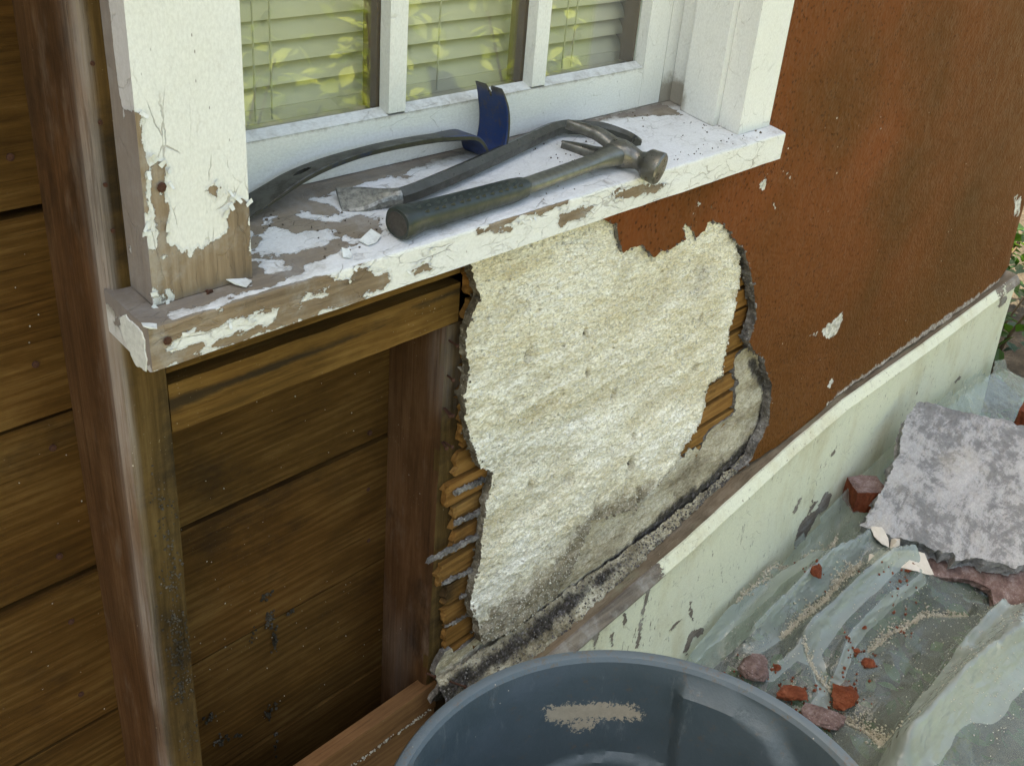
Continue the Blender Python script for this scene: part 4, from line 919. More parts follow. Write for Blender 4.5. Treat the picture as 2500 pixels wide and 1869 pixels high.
# ------------------------------------------------------------------ drip cap and skirt board
KX = np.array([.80, 1.0, 1.155, 1.37, 1.6, 1.75, 1.95, 2.38, 2.84, 3.01])
KZ = np.array([.375, .380, .392, .412, .447, .470, .488, .486, .494, .496])
def capz(x):
    return np.interp(x, KX, KZ)
xs = np.linspace(.80, 3.01, 240); V = []
prof = [(-.018, .002), (-.030, .003), (-.044, .002), (-.056, .000), (-.0595, -.003), (-.0595, -.006), (-.018, -.006)]
for x in xs:
    for (y, z) in prof: V.append((x, y, capz(x)+z))
V = np.array(V); k = len(prof); V[:, 1:] += .0013*np.c_[fbm(V*[.5, 1, 1], 50, 3, 1), fbm(V*[.5, 1, 1], 50, 3, 2)]
Fc = [[i*k+j, (i+1)*k+j, (i+1)*k+(j+1) % k, i*k+(j+1) % k] for i in range(len(xs)-1) for j in range(k)]
cap = empty('drip_cap', (1.8, -.04, .37), 'weathered wood drip cap running above the cream skirt board', 'trim')
mesh('cap_strip', V, Fc, M_cap, cap)
# painted nosing, missing in places at the left
xs = np.linspace(.80, 3.005, 330); prof = [(-.0560, .0015), (-.0598, .0010), (-.067, -.008), (-.0735, -.017), (-.0735, -.021), (-.060, -.021)]
V = np.array([(x, y, capz(x)+z) for x in xs for (y, z) in prof]); k = len(prof); V[:, 1:] += .0009*np.c_[fbm(V*[.4, 1, 1], 50, 3, 11), fbm(V*[.4, 1, 1], 50, 3, 12)]
Fc = [[i*k+j, (i+1)*k+j, (i+1)*k+(j+1) % k, i*k+(j+1) % k] for i in range(len(xs)-1) for j in range(k)]
b = -.018+.030*sstep(1.42, 1.2, V[:, 0])+.012*fbm(V, 9, 3, 4)+.02*sstep(2.80, 2.86, V[:, 0])
mesh('nosing', V, Fc, M_skirt, cap, attrs={'bare': b, 'dirt': .2+.3*fbm(V, 15, 3, 6)})
xs = np.linspace(.80, 2.995, 300); zn = 26; V = []
for x in xs:
    zt = capz(x)-.0205
    for j in range(zn):
        t = j/(zn-1); z = zt+(.02-zt)*t; V.append((x, -.0665-.030*t**1.5+.0015*math.sin(x*3), z))
V = np.array(V); V[:, 1] += .0012*fbm(V, 8, 3, 4)
Fc = [[i*zn+j, i*zn+j+1, (i+1)*zn+j+1, (i+1)*zn+j] for i in range(len(xs)-1) for j in range(zn-1)]
n0 = len(V); Vb = V[-zn:].copy(); Vb[:, 1] = 0.05; V = np.vstack([V, Vb]); Fc += [[n0-zn+j, n0-zn+j+1, n0+j+1, n0+j] for j in range(zn-1)]
XZ = V[:, [0, 2]]; bare = np.full(len(V), -.018)+.006*fbm(V*[.6, 1, 2], 10, 3, 5)
def oskirt(p):
    y = -.067
    for _ in range(4):
        P = ony(p, y); t = np.clip((capz(P[0])-.0205-P[2])/(capz(P[0])-.0405), 0, 1); y = -.0665-.030*t**1.5
    return P[[0, 2]]
for cf_, pts in [(c7, [(1365, 475), (1380, 475), (1350, 600), (1325, 770), (1310, 770), (1335, 600)]), (c7, [(1250, 590), (1265, 590), (1262, 660), (1248, 665)]), (c7, [(1575, 690), (1600, 670), (1655, 670), (1640, 695), (1590, 720), (1560, 790), (1540, 780)]),
                 (c7, [(1570, 540), (1590, 550), (1580, 590), (1600, 630), (1575, 625)]), (c7, [(1540, 620), (1500, 660), (1450, 730), (1490, 650)]), (c7, [(1190, 680), (1200, 690), (1195, 750), (1185, 740)]), (c7, [(1090, 640), (1150, 590), (1150, 640), (1110, 770), (1100, 700)]),
                 (cb, [(1005, 1190), (1040, 1130), (1100, 1030), (1060, 1130), (1020, 1215)]), (cb, [(1120, 1170), (1150, 1110), (1185, 1120), (1150, 1165)]), (cb, [(1040, 1340), (1080, 1250), (1180, 1180), (1240, 1060), (1300, 1050), (1260, 1170), (1180, 1230), (1100, 1390), (1010, 1480)]),
                 (cb, [(1275, 800), (1335, 715), (1310, 780)]), (cb, [(1230, 945), (1260, 895), (1245, 940)]), (crop(2050, 400, 2.362), [(930, 770), (970, 760), (965, 790), (930, 830), (915, 815)]), (crop(2050, 400, 2.362), [(645, 1285), (690, 1225), (715, 1215), (660, 1280)]), (crop(2050, 400, 2.362), [(440, 1340), (450, 1310), (458, 1330), (440, 1350)])]:
    bare = np.maximum(bare, sdf(XZ, np.array([oskirt(cf_(*p)) for p in pts])))
dirt = np.clip(.15+.4*sstep(.18, .03, V[:, 2])+.3*np.exp(-(capz(V[:, 0])-.02-V[:, 2])/.008)+.35*sstep(1.55, 1.1, V[:, 0])*sstep(.1, .6, fbm(V*[1, 1, .5], 18, 3, 3)+.3)+.2*sstep(2.2, 2.9, V[:, 0]), 0, 1)  # darker along the top edge, near the ground and towards both ends
sk = mesh('skirt_board', V, Fc, M_skirt, None, attrs={'bare': bare, 'dirt': dirt*.85})
tag(sk, 'cream painted skirt board along the wall base with flaking dark cracks', 'skirt board')

# ------------------------------------------------------------------ tools on the sill
NS = np.array([0, -SILLK, 1.0]); NS /= np.linalg.norm(NS)               # sill normal
def sp(px, h): return onsill(ct(*px), h)
# claw hammer, lying on its side
butt, neck, junc = sp((795, 730), .017), sp((1395, 555), .0135), sp((1850, 395), .0180)
facep, clawp = sp((2025, 495), .0175), sp((1580, 308), .0185)
hm = empty('claw_hammer', tuple(sp((1400, 560), 0)), 'steel claw hammer with dark rubber grip lying on the window sill', 'hammer')
hd = butt-junc; hd /= np.linalg.norm(hd)                                  # towards the butt
ha = facep-clawp; ha -= NS*(ha@NS); ha /= np.linalg.norm(ha)              # towards the striking face
hb = np.cross(NS, ha); hb = hb if hb@hd > 0 else -hb
Lf, Lc = float((facep-junc)@ha), float((junc-clawp)@ha)
def hl(a, b, n): return junc+ha*a+hb*b+NS*n
# head: lofted along ha
secs = []; path = []
for a, rb_, rn_, sq, ob in [(-.020, .0085, .0105, 3.5, .000), (-.012, .0120, .0118, 3.5, .000), (.000, .0135, .0125, 3.2, .000), (.010, .0122, .0122, 2.8, .000), (.018, .0100, .0105, 2.4, -.001), (.025, .0088, .0092, 2.1, -.001),
                            (.031, .0092, .0096, 2, -.001), (.0345, .0122, .0124, 2, -.001), (.0375, .0138, .0140, 2, -.001), (.0500, .0146, .0147, 2, -.001), (.0535, .0146, .0147, 2, -.001), (.0555, .0132, .0133, 2, -.001), (.0562, .008, .008, 2, -.001), (.0564, .001, .001, 2, -.001)]:
    a_ = a*(Lf/.0564) if a > 0 else a; kk = 1.27 if a < .03 else 1.40; rb_ *= kk; rn_ *= kk
    path.append(hl(a_, ob, 0)); secs.append(ngon(28, rb_, rn_, sq=sq))
V, Fc = sweep(path, secs, NS)
head = mesh('head', V, Fc, M_steel, hm, smooth=True)
for sgn in (-1, 1):                                                       # two claws
    pth = []; sc = []
    for t in np.linspace(0, 1, 14):
        a = -.006-(Lc-.006)*t; pth.append(hl(a, .000+.016*t*t-.003*t, sgn*(.0060+.0062*min(1, t*2.4)+.0020*t)))
        sc.append(ngon(16, .0125*(1-t)**.7*.8+.0042*(1-.4*t), .0068+.0010*math.sin(t*3)-.0010*t, sq=3.4))
    V, Fc = sweep(pth, sc, NS); mesh('claw', V, Fc, M_steel, head, smooth=True)
# shank with a flared root and a flattened section
pth = smoothpath([junc+hd*.004, junc+hd*.03, neck*.55+junc*.45, neck-hd*.0, neck+hd*.03], 26, 2); sc = []
for i in range(26):
    t = i/25; sc.append(ngon(18, .0150-.0048*sstep(0, .22, t)+.0005, .0120-.0048*sstep(0, .3, t), sq=3))
V, Fc = sweep(pth, sc, NS); mesh('shank', V, Fc, M_shank, hm, smooth=True)
gp = [neck-hd*.006, neck+hd*.002, neck+hd*.02, neck*.5+butt*.5, butt-hd*.030, butt-hd*.010, butt-hd*.003, butt]; gr_ = [(.0085, .0075), (.0125, .0105), (.0138, .0120), (.0146, .0128), (.0152, .0136), (.0178, .0160), (.0178, .0162), (.0166, .0150)]
gpp = resample(gp, 60); dcum = np.r_[0, np.cumsum(np.linalg.norm(np.diff(np.array(gp), axis=0), axis=1))]; tt = np.linspace(0, dcum[-1], 60)
rx = np.interp(tt, dcum, [a for a, b in gr_]); ry = np.interp(tt, dcum, [b for a, b in gr_])
V, Fc = sweep(gpp, [ngon(32, a, b, sq=2.5) for a, b in zip(rx, ry)], NS)
grip = mesh('grip', V, Fc, M_rubber, hm, smooth=True)
T, S, U = frames(gpp, NS)
sv = 1.0 if (S[30]@(CAM-gpp[30])) > 0 else -1.0
for row, (u0, off) in enumerate([(sv*.62, 0), (sv*.22, .5)]):                    # two rows of raised chevrons
    for i in range(13):
        q = int(8+(i+off)*3.6)
        if q > 55: continue
        c_ = gpp[q]+S[q]*rx[q]*u0*1.0+U[q]*(ry[q]*math.sqrt(max(.05, 1-abs(u0)**2.5))-.0002)
        a_ = T[q]*.0042; b_ = S[q]*.0030; n_ = (U[q]+S[q]*u0)*.0032
        mesh('grip_dimple', [c_-a_-b_, c_+a_*.4, c_-a_+b_, c_-a_*1.5, c_-a_*.7+n_], [(0, 1, 4), (1, 2, 4), (2, 3, 4), (3, 0, 4)], M_rubber, grip)
V, Fc = sweep([butt-hd*.0005, butt+hd*.0006, butt+hd*.0008], [ngon(26, .0140, .0126), ngon(26, .0135, .012), ngon(26, .002, .002)], NS); mesh('grip_butt', V, Fc, M_rubberend, grip)

# hexagonal gooseneck bar
cbar = empty('pry_bar', tuple(sp((1100, 470), 0)), 'dark hexagonal steel pry bar with a scuffed chisel tip behind the hammer', 'pry bar')
cp = [sp((800, 603), .011), sp((900, 570), .0125), sp((1200, 440), .0125), sp((1400, 345), .012), sp((1560, 268), .012)]
e0 = cp[-1]; hook = sp((1930, 345), .011)
cp += [e0+(hook-e0)*.30+np.array([0, .012, .002]), e0+(hook-e0)*.65+np.array([.010, .022, .004]), hook+np.array([.006, .022, .003]), hook+np.array([.008, .006, 0]), hook]
cpp = smoothpath(cp, 70, 3); r_ = .0098
V, Fc = sweep(cpp, [ngon(6, r_*(1 if i < 60 else 1-(i-60)*.03), r_*(1 if i < 60 else 1-(i-60)*.05), ph=math.pi/6) for i in range(70)], NS); mesh('bar', V, Fc, M_bar, cbar)
tp, t1, t0 = sp((520, 622), .0035), sp((660, 617), .005), cp[0]
tpath = smoothpath([t0+(cpp[1]-cpp[0])*.3, t0, t1*.6+t0*.4, t1, tp], 20, 2)
ts = []
for i in range(20):
    t = i/19; ts.append(ngon(12, .0096+.0085*sstep(.1, .75, t), .0096*(1-.78*sstep(0, 1, t)), sq=2+2.5*t))
V, Fc = sweep(tpath, ts, np.array([.12, -.55, .83])); mesh('chisel_tip', V, Fc, M_chisel, cbar)

# blue flat bar leaning on the sash
fb = empty('flat_bar', (.75, .065, sill_z(.065)), 'flat blue pry bar with a notched upright claw leaning on the sash', 'pry bar')
ym = .0635
P0 = [(.545, ym, sill_z(ym)+.002), (.580, ym, 1.1855), (.625, ym, 1.2010), (.685, ym, 1.2090), (.760, ym, 1.2105), (.845, ym, 1.2060), (.868, ym, 1.2030), (.878, ym, 1.192), (.884, ym, 1.1795), (.897, ym, sill_z(ym)+.0035), (.908, ym, 1.181), (.9125, ym, 1.200), (.911, ym, 1.225), (.903, ym, 1.247), (.897, ym, 1.257)]
fp = smoothpath(P0, 220, 3); T = np.gradient(fp, axis=0); T /= np.linalg.norm(T, axis=1)[:, None]
Wd = np.array([0, 1.0, 0]); Nn = np.cross(Wd, T)
L_ = np.r_[0, np.cumsum(np.linalg.norm(np.diff(fp, axis=0), axis=1))]; Lt = L_[-1]
hw = np.interp(L_/Lt, [0, .06, .22, .35, .60, .70, .80, .95, 1], [.020, .018, .0115, .0075, .0075, .016, .0240, .0240, .0215])
th = np.interp(L_/Lt, [0, .03, .15, .6, .8, .95, 1], [.0006, .0012, .0028, .0034, .0030, .0022, .0008])
nw = 30; V = []; 
for i in range(len(fp)):
    for sgn in (1, -1):
        for j in range(nw+1):
            u = (2*j/nw-1)*hw[i]; V.append(fp[i]+Wd*u+Nn[i]*sgn*th[i]*(1 if abs(u) < hw[i]*.97 else .6))
k = 2*(nw+1); Fc = []; mi = []
def notch(i, j):
    s_ = L_[i]; u = (2*(j+.5)/nw-1)*hw[i]; d = Lt-s_
    if d < .015: return abs(u) < .0040*(1-d/.016)+.0007
    if L_[i] < .024: return abs(u) < .005*(1-L_[i]/.026)
    d2 = abs(s_-.086)
    return d2 < .012 and abs(u) < .0035*(1-(d2/.012)**2)+.0002
cells = {(i, j) for i in range(len(fp)-1) for j in range(nw) if not notch(i, j)}
for (i, j) in sorted(cells):
    a = i*k+j; Fc.append([a, a+1, a+1+k, a+k]); mi.append(0)
    b = a+nw+1; Fc.append([b, b+k, b+k+1, b+1]); mi.append(0)
    for (di, dj, e) in ((0, -1, (a, a+k, b+k, b)), (0, 1, (a+1, b+1, b+1+k, a+1+k)), (-1, 0, (a, b, b+1, a+1)), (1, 0, (a+k, a+k+1, b+k+1, b+k))):
        if (i+di, j+dj) not in cells: Fc.append(list(e)); mi.append(1)
mesh('bar', V, Fc, None, fb, mats=[M_blue, M_bluedge], mi=mi)

# loose flakes of paint
for i, (cf_, p, sz, lab) in enumerate([(c4, (1378, 208), .0095, 'square white paint flake lying at the foot of the left casing'), (c4, (862, 468), .006, 'small white paint flake on the left end of the sill'), (cs, (1070, 1270), .012, 'long white paint flake beside the hammer butt'), (cs, (880, 1395), .006, 'tiny white paint flake on the bare wood of the sill')]):
    P = onsill(cf_(*p), .0015); a = RNG.uniform(0, 3); e1 = np.array([math.cos(a), math.sin(a), SILLK*math.sin(a)])*sz; e2 = np.cross(NS, e1)*RNG.uniform(.5, .9)
    q = [P-e1-e2*.8, P-e1*.1-e2*1.1, P+e1-e2*.6+NS*.002, P+e1*.9+e2+NS*.004, P+e1*.05+e2*.9+NS*.001, P-e1*.95+e2*.7]
    mb = MB().add(q+[x+NS*.0006 for x in q], [(5, 4, 3, 2, 1, 0), (6, 7, 8, 9, 10, 11)]+[(j, (j+1) % 6, 6+(j+1) % 6, 6+j) for j in range(6)]); o = mb.make('paint_flake', M_flake); tag(o, lab, 'paint flake', 'loose paint flakes on the sill')
# crumbs on the sill and dust on the planks
n = 520; X = RNG.uniform(.40, 1.38, n); Yc = RNG.uniform(-.055, .085, n); P = np.c_[X, Yc, sill_z(Yc)+.0006]; P = P[fbm(P*[1, 1, 0], 14, 3, 8) > .06]
V, Fc = crumb_mesh(P, RNG.uniform(.0005, .0017, len(P))*(1+(RNG.random(len(P)) > .95)), 5); o = mesh('sill_crumbs', V, Fc, m_mortar('sill crumbs', ((.05, .04, .03), (.14, .11, .08), (.32, .28, .22)))); tag(o, 'dark crumbs of grit scattered over the window sill', 'grit', kind='stuff')
n = 130; P = np.c_[RNG.uniform(.40, .78, n), np.full(n, .0955), RNG.uniform(.42, 1.0, n)]; Q = np.c_[RNG.uniform(.26, .372, 40), np.full(40, .0955), RNG.uniform(.55, 1.4, 40)]; P = np.vstack([P, Q])
V, Fc = crumb_mesh(P, RNG.uniform(.0003, .0011, len(P)), 6); o = mesh('plank_dust', V, Fc, M_grit); tag(o, 'pale plaster specks stuck to the brown planks', 'dust', kind='stuff')

# ------------------------------------------------------------------ trash can
CX, CY, CZ, CRR = .6315, -.468, .659, .275
can = empty('trash_can', (CX, CY, 0), 'grey blue plastic trash can standing open below the wall', 'trash can')
n = 260; ang = np.arange(n)*2*math.pi/n
prof = [(.222, .002), (.229, .010), (.261, .60), (.2645, .612), (.2645, .626), (.269, .628), (.2738, .633), (.275, .646), (.2745, .655), (.2715, .6595), (.2660, .6605), (.2605, .6585), (.2575, .6530), (.2560, .645)]
prof += [(.2550-.040*t**1.0, .643-.603*t) for t in np.linspace(.02, 1, 110)]+[(.10, .034), (.001, .034)]
prof = np.array(prof); m_ = len(prof)
V = []; rimv = []
aR = math.atan2(ony((1860, 1760), -.25)[1]-CY, ony((1860, 1760), -.25)[0]-CX)
Pc = []
for (r, z) in prof:
    for a in ang: V.append((CX+r*math.cos(a), CY+r*math.sin(a), z)); rimv.append(1.0 if z > .632 and r > .2562 else 0.0)
V = np.array(V)
def oncan(p, r=.250):
    d = ray(p); o_ = CAM-np.array([CX, CY, 0]); A = d[0]**2+d[1]**2; B = 2*(d[0]*o_[0]+d[1]*o_[1]); C_ = o_[0]**2+o_[1]**2-r*r
    t = (-B+math.sqrt(max(0, B*B-4*A*C_)))/(2*A); return CAM+d*t
def cuv(P): return np.array([math.atan2(P[1]-CY, P[0]-CX)*.250, P[2]])
th_ = np.arctan2(V[:, 1]-CY, V[:, 0]-CX); UV = np.c_[th_*.250, V[:, 2]]
inside = (np.repeat(np.arange(m_), n) >= 13)
# moulded handle pocket standing into the can at the right, and a step at its foot
pk = np.array([cuv(oncan(c7(*p))) for p in [(1515, 940), (1560, 945), (1780, 1020), (2000, 1190), (2080, 1345), (2100, 1480), (1800, 1700), (1480, 1500), (1480, 1340)]])
d = sdf(UV, pk); push = .016*sstep(-.006, .012, d)*inside
rad = np.c_[np.cos(th_), np.sin(th_)]; V[:, :2] -= rad*push[:, None]
lg = np.array([cuv(oncan(c7(*p))) for p in [(1480, 1345), (1330, 1290), (1180, 1270), (1000, 1290), (860, 1345), (780, 1420), (700, 1900), (1500, 1900)]])
d = sdf(UV, lg); push = .009*sstep(-.004, .006, d)*inside; V[:, :2] -= rad*push[:, None]
patch = np.full(len(V), -.05)
for pts in [[(870, 1075), (960, 1060), (1060, 1055), (1180, 1050), (1290, 1062), (1338, 1100), (1310, 1108), (1180, 1105), (1080, 1110), (960, 1125), (890, 1110)], [(1000, 1145), (1085, 1125), (1095, 1150), (1010, 1160)]]:
    patch = np.maximum(patch, sdf(UV, np.array([cuv(oncan(c7(*p))) for p in pts])))
patch = np.where(inside, patch+.003, -.05)
Fc = []
for i in range(m_-1):
    for j in range(n):
        a, b = i*n+j, i*n+(j+1) % n; Fc.append([a, b, b+n, a+n])
Fc.append(list(range((m_-1)*n, m_*n))); Fc.append(list(range(n))[::-1])
rv = np.array(rimv)
body_f = [f for f in Fc if not (len(f) == 4 and all(rv[i] > .5 for i in f))]; rim_f = [f for f in Fc if len(f) == 4 and all(rv[i] > .5 for i in f)]
def sub(V, Fs, *at):
    ids = sorted({i for f in Fs for i in f}); mp = {v: i for i, v in enumerate(ids)}
    return V[ids], [[mp[i] for i in f] for f in Fs], [a[ids] for a in at]
V1, F1, (a1, a2) = sub(V, body_f, patch, np.zeros(len(V))); mesh('body', V1, F1, M_can, can, attrs={'patch': a1, 'rim': a2}, smooth=True, base=(CX, CY, 0))
V1, F1, (a1, a2) = sub(V, rim_f, patch, rv); mesh('rim', V1, F1, M_can, can, attrs={'patch': a1*0-.05, 'rim': a2}, smooth=True, base=(CX, CY, .6))
for sgn in (-1, 1):                                                         # side handles
    a0 = math.radians(-40 if sgn < 0 else 140); pts = [(CX+math.cos(a0+da)*r, CY+math.sin(a0+da)*r, z) for da, r, z in ((-.22, .240, .56), (-.22, .285, .57), (-.1, .295, .575), (.1, .295, .575), (.22, .285, .57), (.22, .240, .56))]
    V1, F1 = sweep(smoothpath(pts, 24, 2), [ngon(10, .010, .007)]*24, (0, 0, 1)); mesh('handle', V1, F1, M_can, can, attrs={'patch': [-.05]*len(V1), 'rim': [0]*len(V1)}, smooth=True)

# ------------------------------------------------------------------ plastic sheet
FOLD = []
def pbase(x, y):
    x = np.asarray(x, float); y = np.asarray(y, float)
    bw = np.interp(x, [.95, 1.2, 1.48, 1.77, 1.95, 2.2, 2.6, 2.9, 3.3], [.03, .05, .09, .16, .19, .22, .245, .22, .10])
    b = .02+bw*np.exp(-np.maximum(-.10-y, 0)/.42)
    cy_ = np.interp(x, [1.0, 1.3, 2.1, 2.6], [-.44, -.455, -.50, -.60])     # crest of the near fold
    b = b+.105*sstep(.015, -.05, y-cy_)*sstep(1.0, 1.4, x)*np.exp(-np.maximum(cy_-y, 0)/.8)
    return b
def onp(p, f=pbase):
    z = .12
    for _ in range(12):
        P = onz(p, z); z = .5*z+.5*float(f(P[0], P[1]))
    return onz(p, z)
VAL = [[cf(440, 515), cf(560, 385), cf(670, 290), cf(700, 205), cf(830, 145), cf(1000, 75), c8(730, 745), c8(760, 690)], [cf(800, 750), cf(900, 660), cf(1000, 570), cf(1120, 480), cf(1230, 330), cf(1330, 230), cf(1410, 170)], [cf(1490, 780), cf(1650, 650), cf(1800, 560), cf(1910, 490), c8(1150, 1020), c8(1300, 1030)],
       [cf(940, 860), cf(1010, 950), cf(1100, 1030), cf(1200, 1100)], [cf(1260, 1240), cf(1350, 1310), cf(1480, 1380), cf(1560, 1500), cf(1600, 1620)]]
VAL = [np.array([onp(p)[:2] for p in L]) for L in VAL]
CRE = [([cf(100, 830), cf(330, 620), cf(520, 440), cf(700, 300), cf(860, 240), cf(1050, 110)], .034), ([cf(560, 760), cf(760, 560), cf(1000, 330), cf(1230, 140), cf(1450, 10)], .066), ([cf(940, 820), cf(1150, 610), cf(1370, 400), cf(1600, 210), cf(1780, 190)], .070),
       ([cf(1210, 1020), cf(1290, 800), cf(1370, 700), cf(1600, 480), cf(1850, 320)], .034), ([cf(1620, 1640), cf(1760, 1420), cf(1912, 1260), c8(1250, 1240), c8(1400, 1090)], .075), ([c8(1240, 1300), c8(1300, 1180), c8(1400, 1090)], .020), ([cf(930, 860), cf(1030, 1000), cf(1080, 1160)], .016), ([cf(700, 1000), cf(940, 850)], .014), ([c8(1000, 1640), c8(1250, 1350), c8(1500, 1150)], .050)]
CRE = [(np.array([onp(p_)[:2] for p_ in L]), am) for L, am in CRE]
CRS = []
for _ in range(150):
    a_ = np.array([RNG.uniform(1.15, 2.9), RNG.uniform(-.85, -.14)]); th0 = RNG.normal(.1, .7); ln = RNG.uniform(.03, .16); CRS.append((a_, a_+ln*np.array([math.cos(th0), math.sin(th0)]), RNG.choice([-1, 1])*RNG.uniform(.003, .010)))
def pz(x, y):
    x = np.atleast_1d(np.asarray(x, float)); y = np.atleast_1d(np.asarray(y, float)); P = np.c_[x, y]
    z = pbase(x, y); far = sstep(-.62, -.50, y-.1*(x-1.4))
    q = np.c_[x*1.1+.3*y, y*5.5-x*.7, 0*x]; z = z+.016*fbm(q, 1.0, 2, 41)*(.4+.6*far)
    for L in VAL:
        d = linedist(P, L); z = z-.030*np.exp(-d/.020)
    for L, am in CRE:
        d = linedist(P, L); z = z+am*np.exp(-d/.034)
    for A_, B_, am in CRS:
        d = segdist(P, A_, B_); z = z+am*np.exp(-d/.014)
    z = z+.0012*fbm(np.c_[x, y, 0*x], 26, 3, 12)
    wall = sstep(-.115, -.095, y); return np.maximum(z, .012)+.03*wall
gx = np.arange(.93, 3.35, .0058); gy = np.arange(-1.3, -.094, .0058); XX, YY = np.meshgrid(gx, gy); Zp = pz(XX.ravel(), YY.ravel()); keep = ((XX.ravel()-CX)**2+(YY.ravel()-CY)**2 > .262**2)
edge = jag(np.array([(.95, -1.28), (2.9, -1.28), (3.3, -.9), (3.22, -.3), (3.02, -.0945), (.94, -.0945)]), .02, .03, 5, freq=6); keep &= inpoly(np.c_[XX.ravel(), YY.ravel()], edge)
V = np.c_[XX.ravel(), YY.ravel(), Zp]; nxp = len(gx); Fc = []; kp = keep.reshape(XX.shape)
for i in range(len(gy)-1):
    for j in range(nxp-1):
        if kp[i, j] and kp[i, j+1] and kp[i+1, j] and kp[i+1, j+1]: a = i*nxp+j; Fc.append([a, a+1, a+nxp+1, a+nxp])
V, Fc, _ = sub(V, Fc)
lit_band = np.full(len(V), -.05); PV = V[:, :2]  # bands beside the crests that paint their light, as doubled film
for (L, am), wd_ in zip(CRE, (.030, .042, .045, .022, .10, .03, .03, .02, .06)):
    d = linedist(PV, L); dx = np.interp(PV[:, 0], np.sort(L[:, 0]), L[np.argsort(L[:, 0]), 1]); sd_ = PV[:, 1]-dx
    wv_ = wd_*(1+.5*fbm(np.c_[PV, 0*PV[:, 0]], 7, 2, 9)); lit_band = np.maximum(lit_band, np.minimum(wv_-d, -sd_))
lit_band = np.maximum(lit_band, -(PV[:, 1]+.74+.14*fbm(np.c_[PV, 0*PV[:, 0]], 3, 2, 4)))
pl = mesh('plastic_sheet', V, Fc, M_plastic, None, smooth=False, attrs={'lit_layers': lit_band}); pl.data.polygons.foreach_set('use_smooth', np.ones(len(pl.data.polygons), bool)); tag(pl, 'crumpled translucent plastic sheet spread over the ground beside the can', 'plastic sheet')
# grit lying in the folds
gp_ = []; gs_ = []
for L, wd, cnt in zip(VAL, (.0040, .0062, .0055, .004, .009), (700, 1300, 900, 300, 800)):
    Lr = resample(L, 200); ti = RNG.integers(0, 200, cnt); q = Lr[ti]+RNG.normal(0, 1, (cnt, 2))*wd*(.35+.9*np.abs(np.sin(ti*.09+cnt))*np.abs(np.sin(ti*.031)))[:, None]*RNG.uniform(.3, 1.6, (cnt, 1)); gp_.append(np.c_[q, pz(q[:, 0], q[:, 1])+RNG.uniform(.0005, .004, cnt)]); gs_.append(RNG.uniform(.001, .0034, cnt))
q = np.c_[RNG.uniform(1.2, 2.4, 2600), RNG.uniform(-.62, -.12, 2600)]; q = q[fbm(np.c_[q, 0*q[:, 0]], 6, 3, 5) > -.05]; gp_.append(np.c_[q, pz(q[:, 0], q[:, 1])+.0008]); gs_.append(RNG.uniform(.0005, .0019, len(q)))
V, Fc = crumb_mesh(np.vstack(gp_), np.concatenate(gs_), 12); o = mesh('fold_grit', V, Fc, M_grit); tag(o, 'pale plaster grit gathered in the folds of the plastic', 'grit', kind='stuff')

# ------------------------------------------------------------------ rubble
def chunk(name, cen, e1, e2, nrm, outline, th, mat_top, mat_side, amp, seed, parent=None, spacing=.006):
    """a broken slab: outline in (e1, e2) metres about cen, thickness th along -nrm"""
    e1, e2, nrm = [np.asarray(v, float)/np.linalg.norm(v) for v in (e1, e2, nrm)]
    pl_ = jag(np.array(outline), spacing*.7, amp*1.4, seed, freq=70)
    V, Fc, mi, nf = sheet(pl_, spacing, lambda x, z: -amp*(fbm(np.c_[x, z, 0*x], 28, 4, seed)+.6*fbm(np.c_[x, z, 0*x], 90, 3, seed+3)), th, rings=3, edge_amp=amp*1.3, seed=seed)
    W = cen+V[:, :1]*e1+V[:, 2:]*e2-V[:, 1:2]*nrm
    Wb = cen+V[:nf, :1]*e1+V[:nf, 2:]*e2-nrm*(th-.001); n0 = len(W); front = [f for f, m_ in zip(Fc, mi) if m_ == 0]
    W = np.vstack([W, Wb]); Fc = list(Fc)+[[n0+i for i in f[::-1]] for f in front]; mi = list(mi)+[1]*len(front)
    return mesh(name, W, Fc, None, parent, mats=[mat_top, mat_side], mi=mi)
def frame3(A, B, C_):
    e1 = B-A; e1 = e1/np.linalg.norm(e1); n_ = np.cross(e1, C_-A); n_ /= np.linalg.norm(n_)
    if n_@(CAM-A) < 0: n_ = -n_
    e2 = np.cross(n_, e1); return e1, e2, n_
# big grey slab leaning against the skirt
TL, TR, BL, BR = ony((2245, 980), -.115), ony((2520, 1050), -.36), onz((2115, 1285), .235), onz((2500, 1400), .20)
A, B, C_ = BL, BR, TL
e1, e2, n_ = frame3(A, B, C_)
def onplane(p, A, n): d = ray(p); return CAM+d*(((A-CAM)@n)/(d@n))
def loc2(cf_, pts, A): return [((onplane(cf_(*p), A, n_)-A)@e1, (onplane(cf_(*p), A, n_)-A)@e2) for p in pts]
ol = loc2(cr, [(585, 85), (690, 105), (960, 170), (1200, 220), (1400, 275), (1600, 330), (1640, 900), (1560, 1250), (1420, 1260), (1300, 1310), (1150, 1270), (1000, 1240), (850, 1262), (830, 1200), (700, 1190), (560, 1110), (440, 1090), (330, 1060), (220, 1030), (150, 1010), (200, 930), (280, 800), (360, 640), (440, 450), (460, 290), (520, 160)], A)
sl_ = chunk('plaster_slab', A, e1, e2, n_, ol, .040, M_slabface, M_slab, .0055, 3); tag(sl_, 'large grey broken plaster slab leaning beside the cream skirt', 'plaster slab')
A = BL-n_*.046+e1*.01; ol = loc2(cr, [(455, 1060), (900, 1100), (1350, 1150), (1700, 1200), (1700, 1560), (1400, 1600), (1280, 1640), (1130, 1580), (1110, 1470), (980, 1400), (700, 1370), (640, 1280), (480, 1190)], A)
o = chunk('stucco_slab', A, e1, e2, n_, ol, .018, M_rubblemauve, M_rubblemauve, .003, 8); tag(o, 'mauve brown stucco slab sticking out under the grey plaster slab', 'stucco slab')
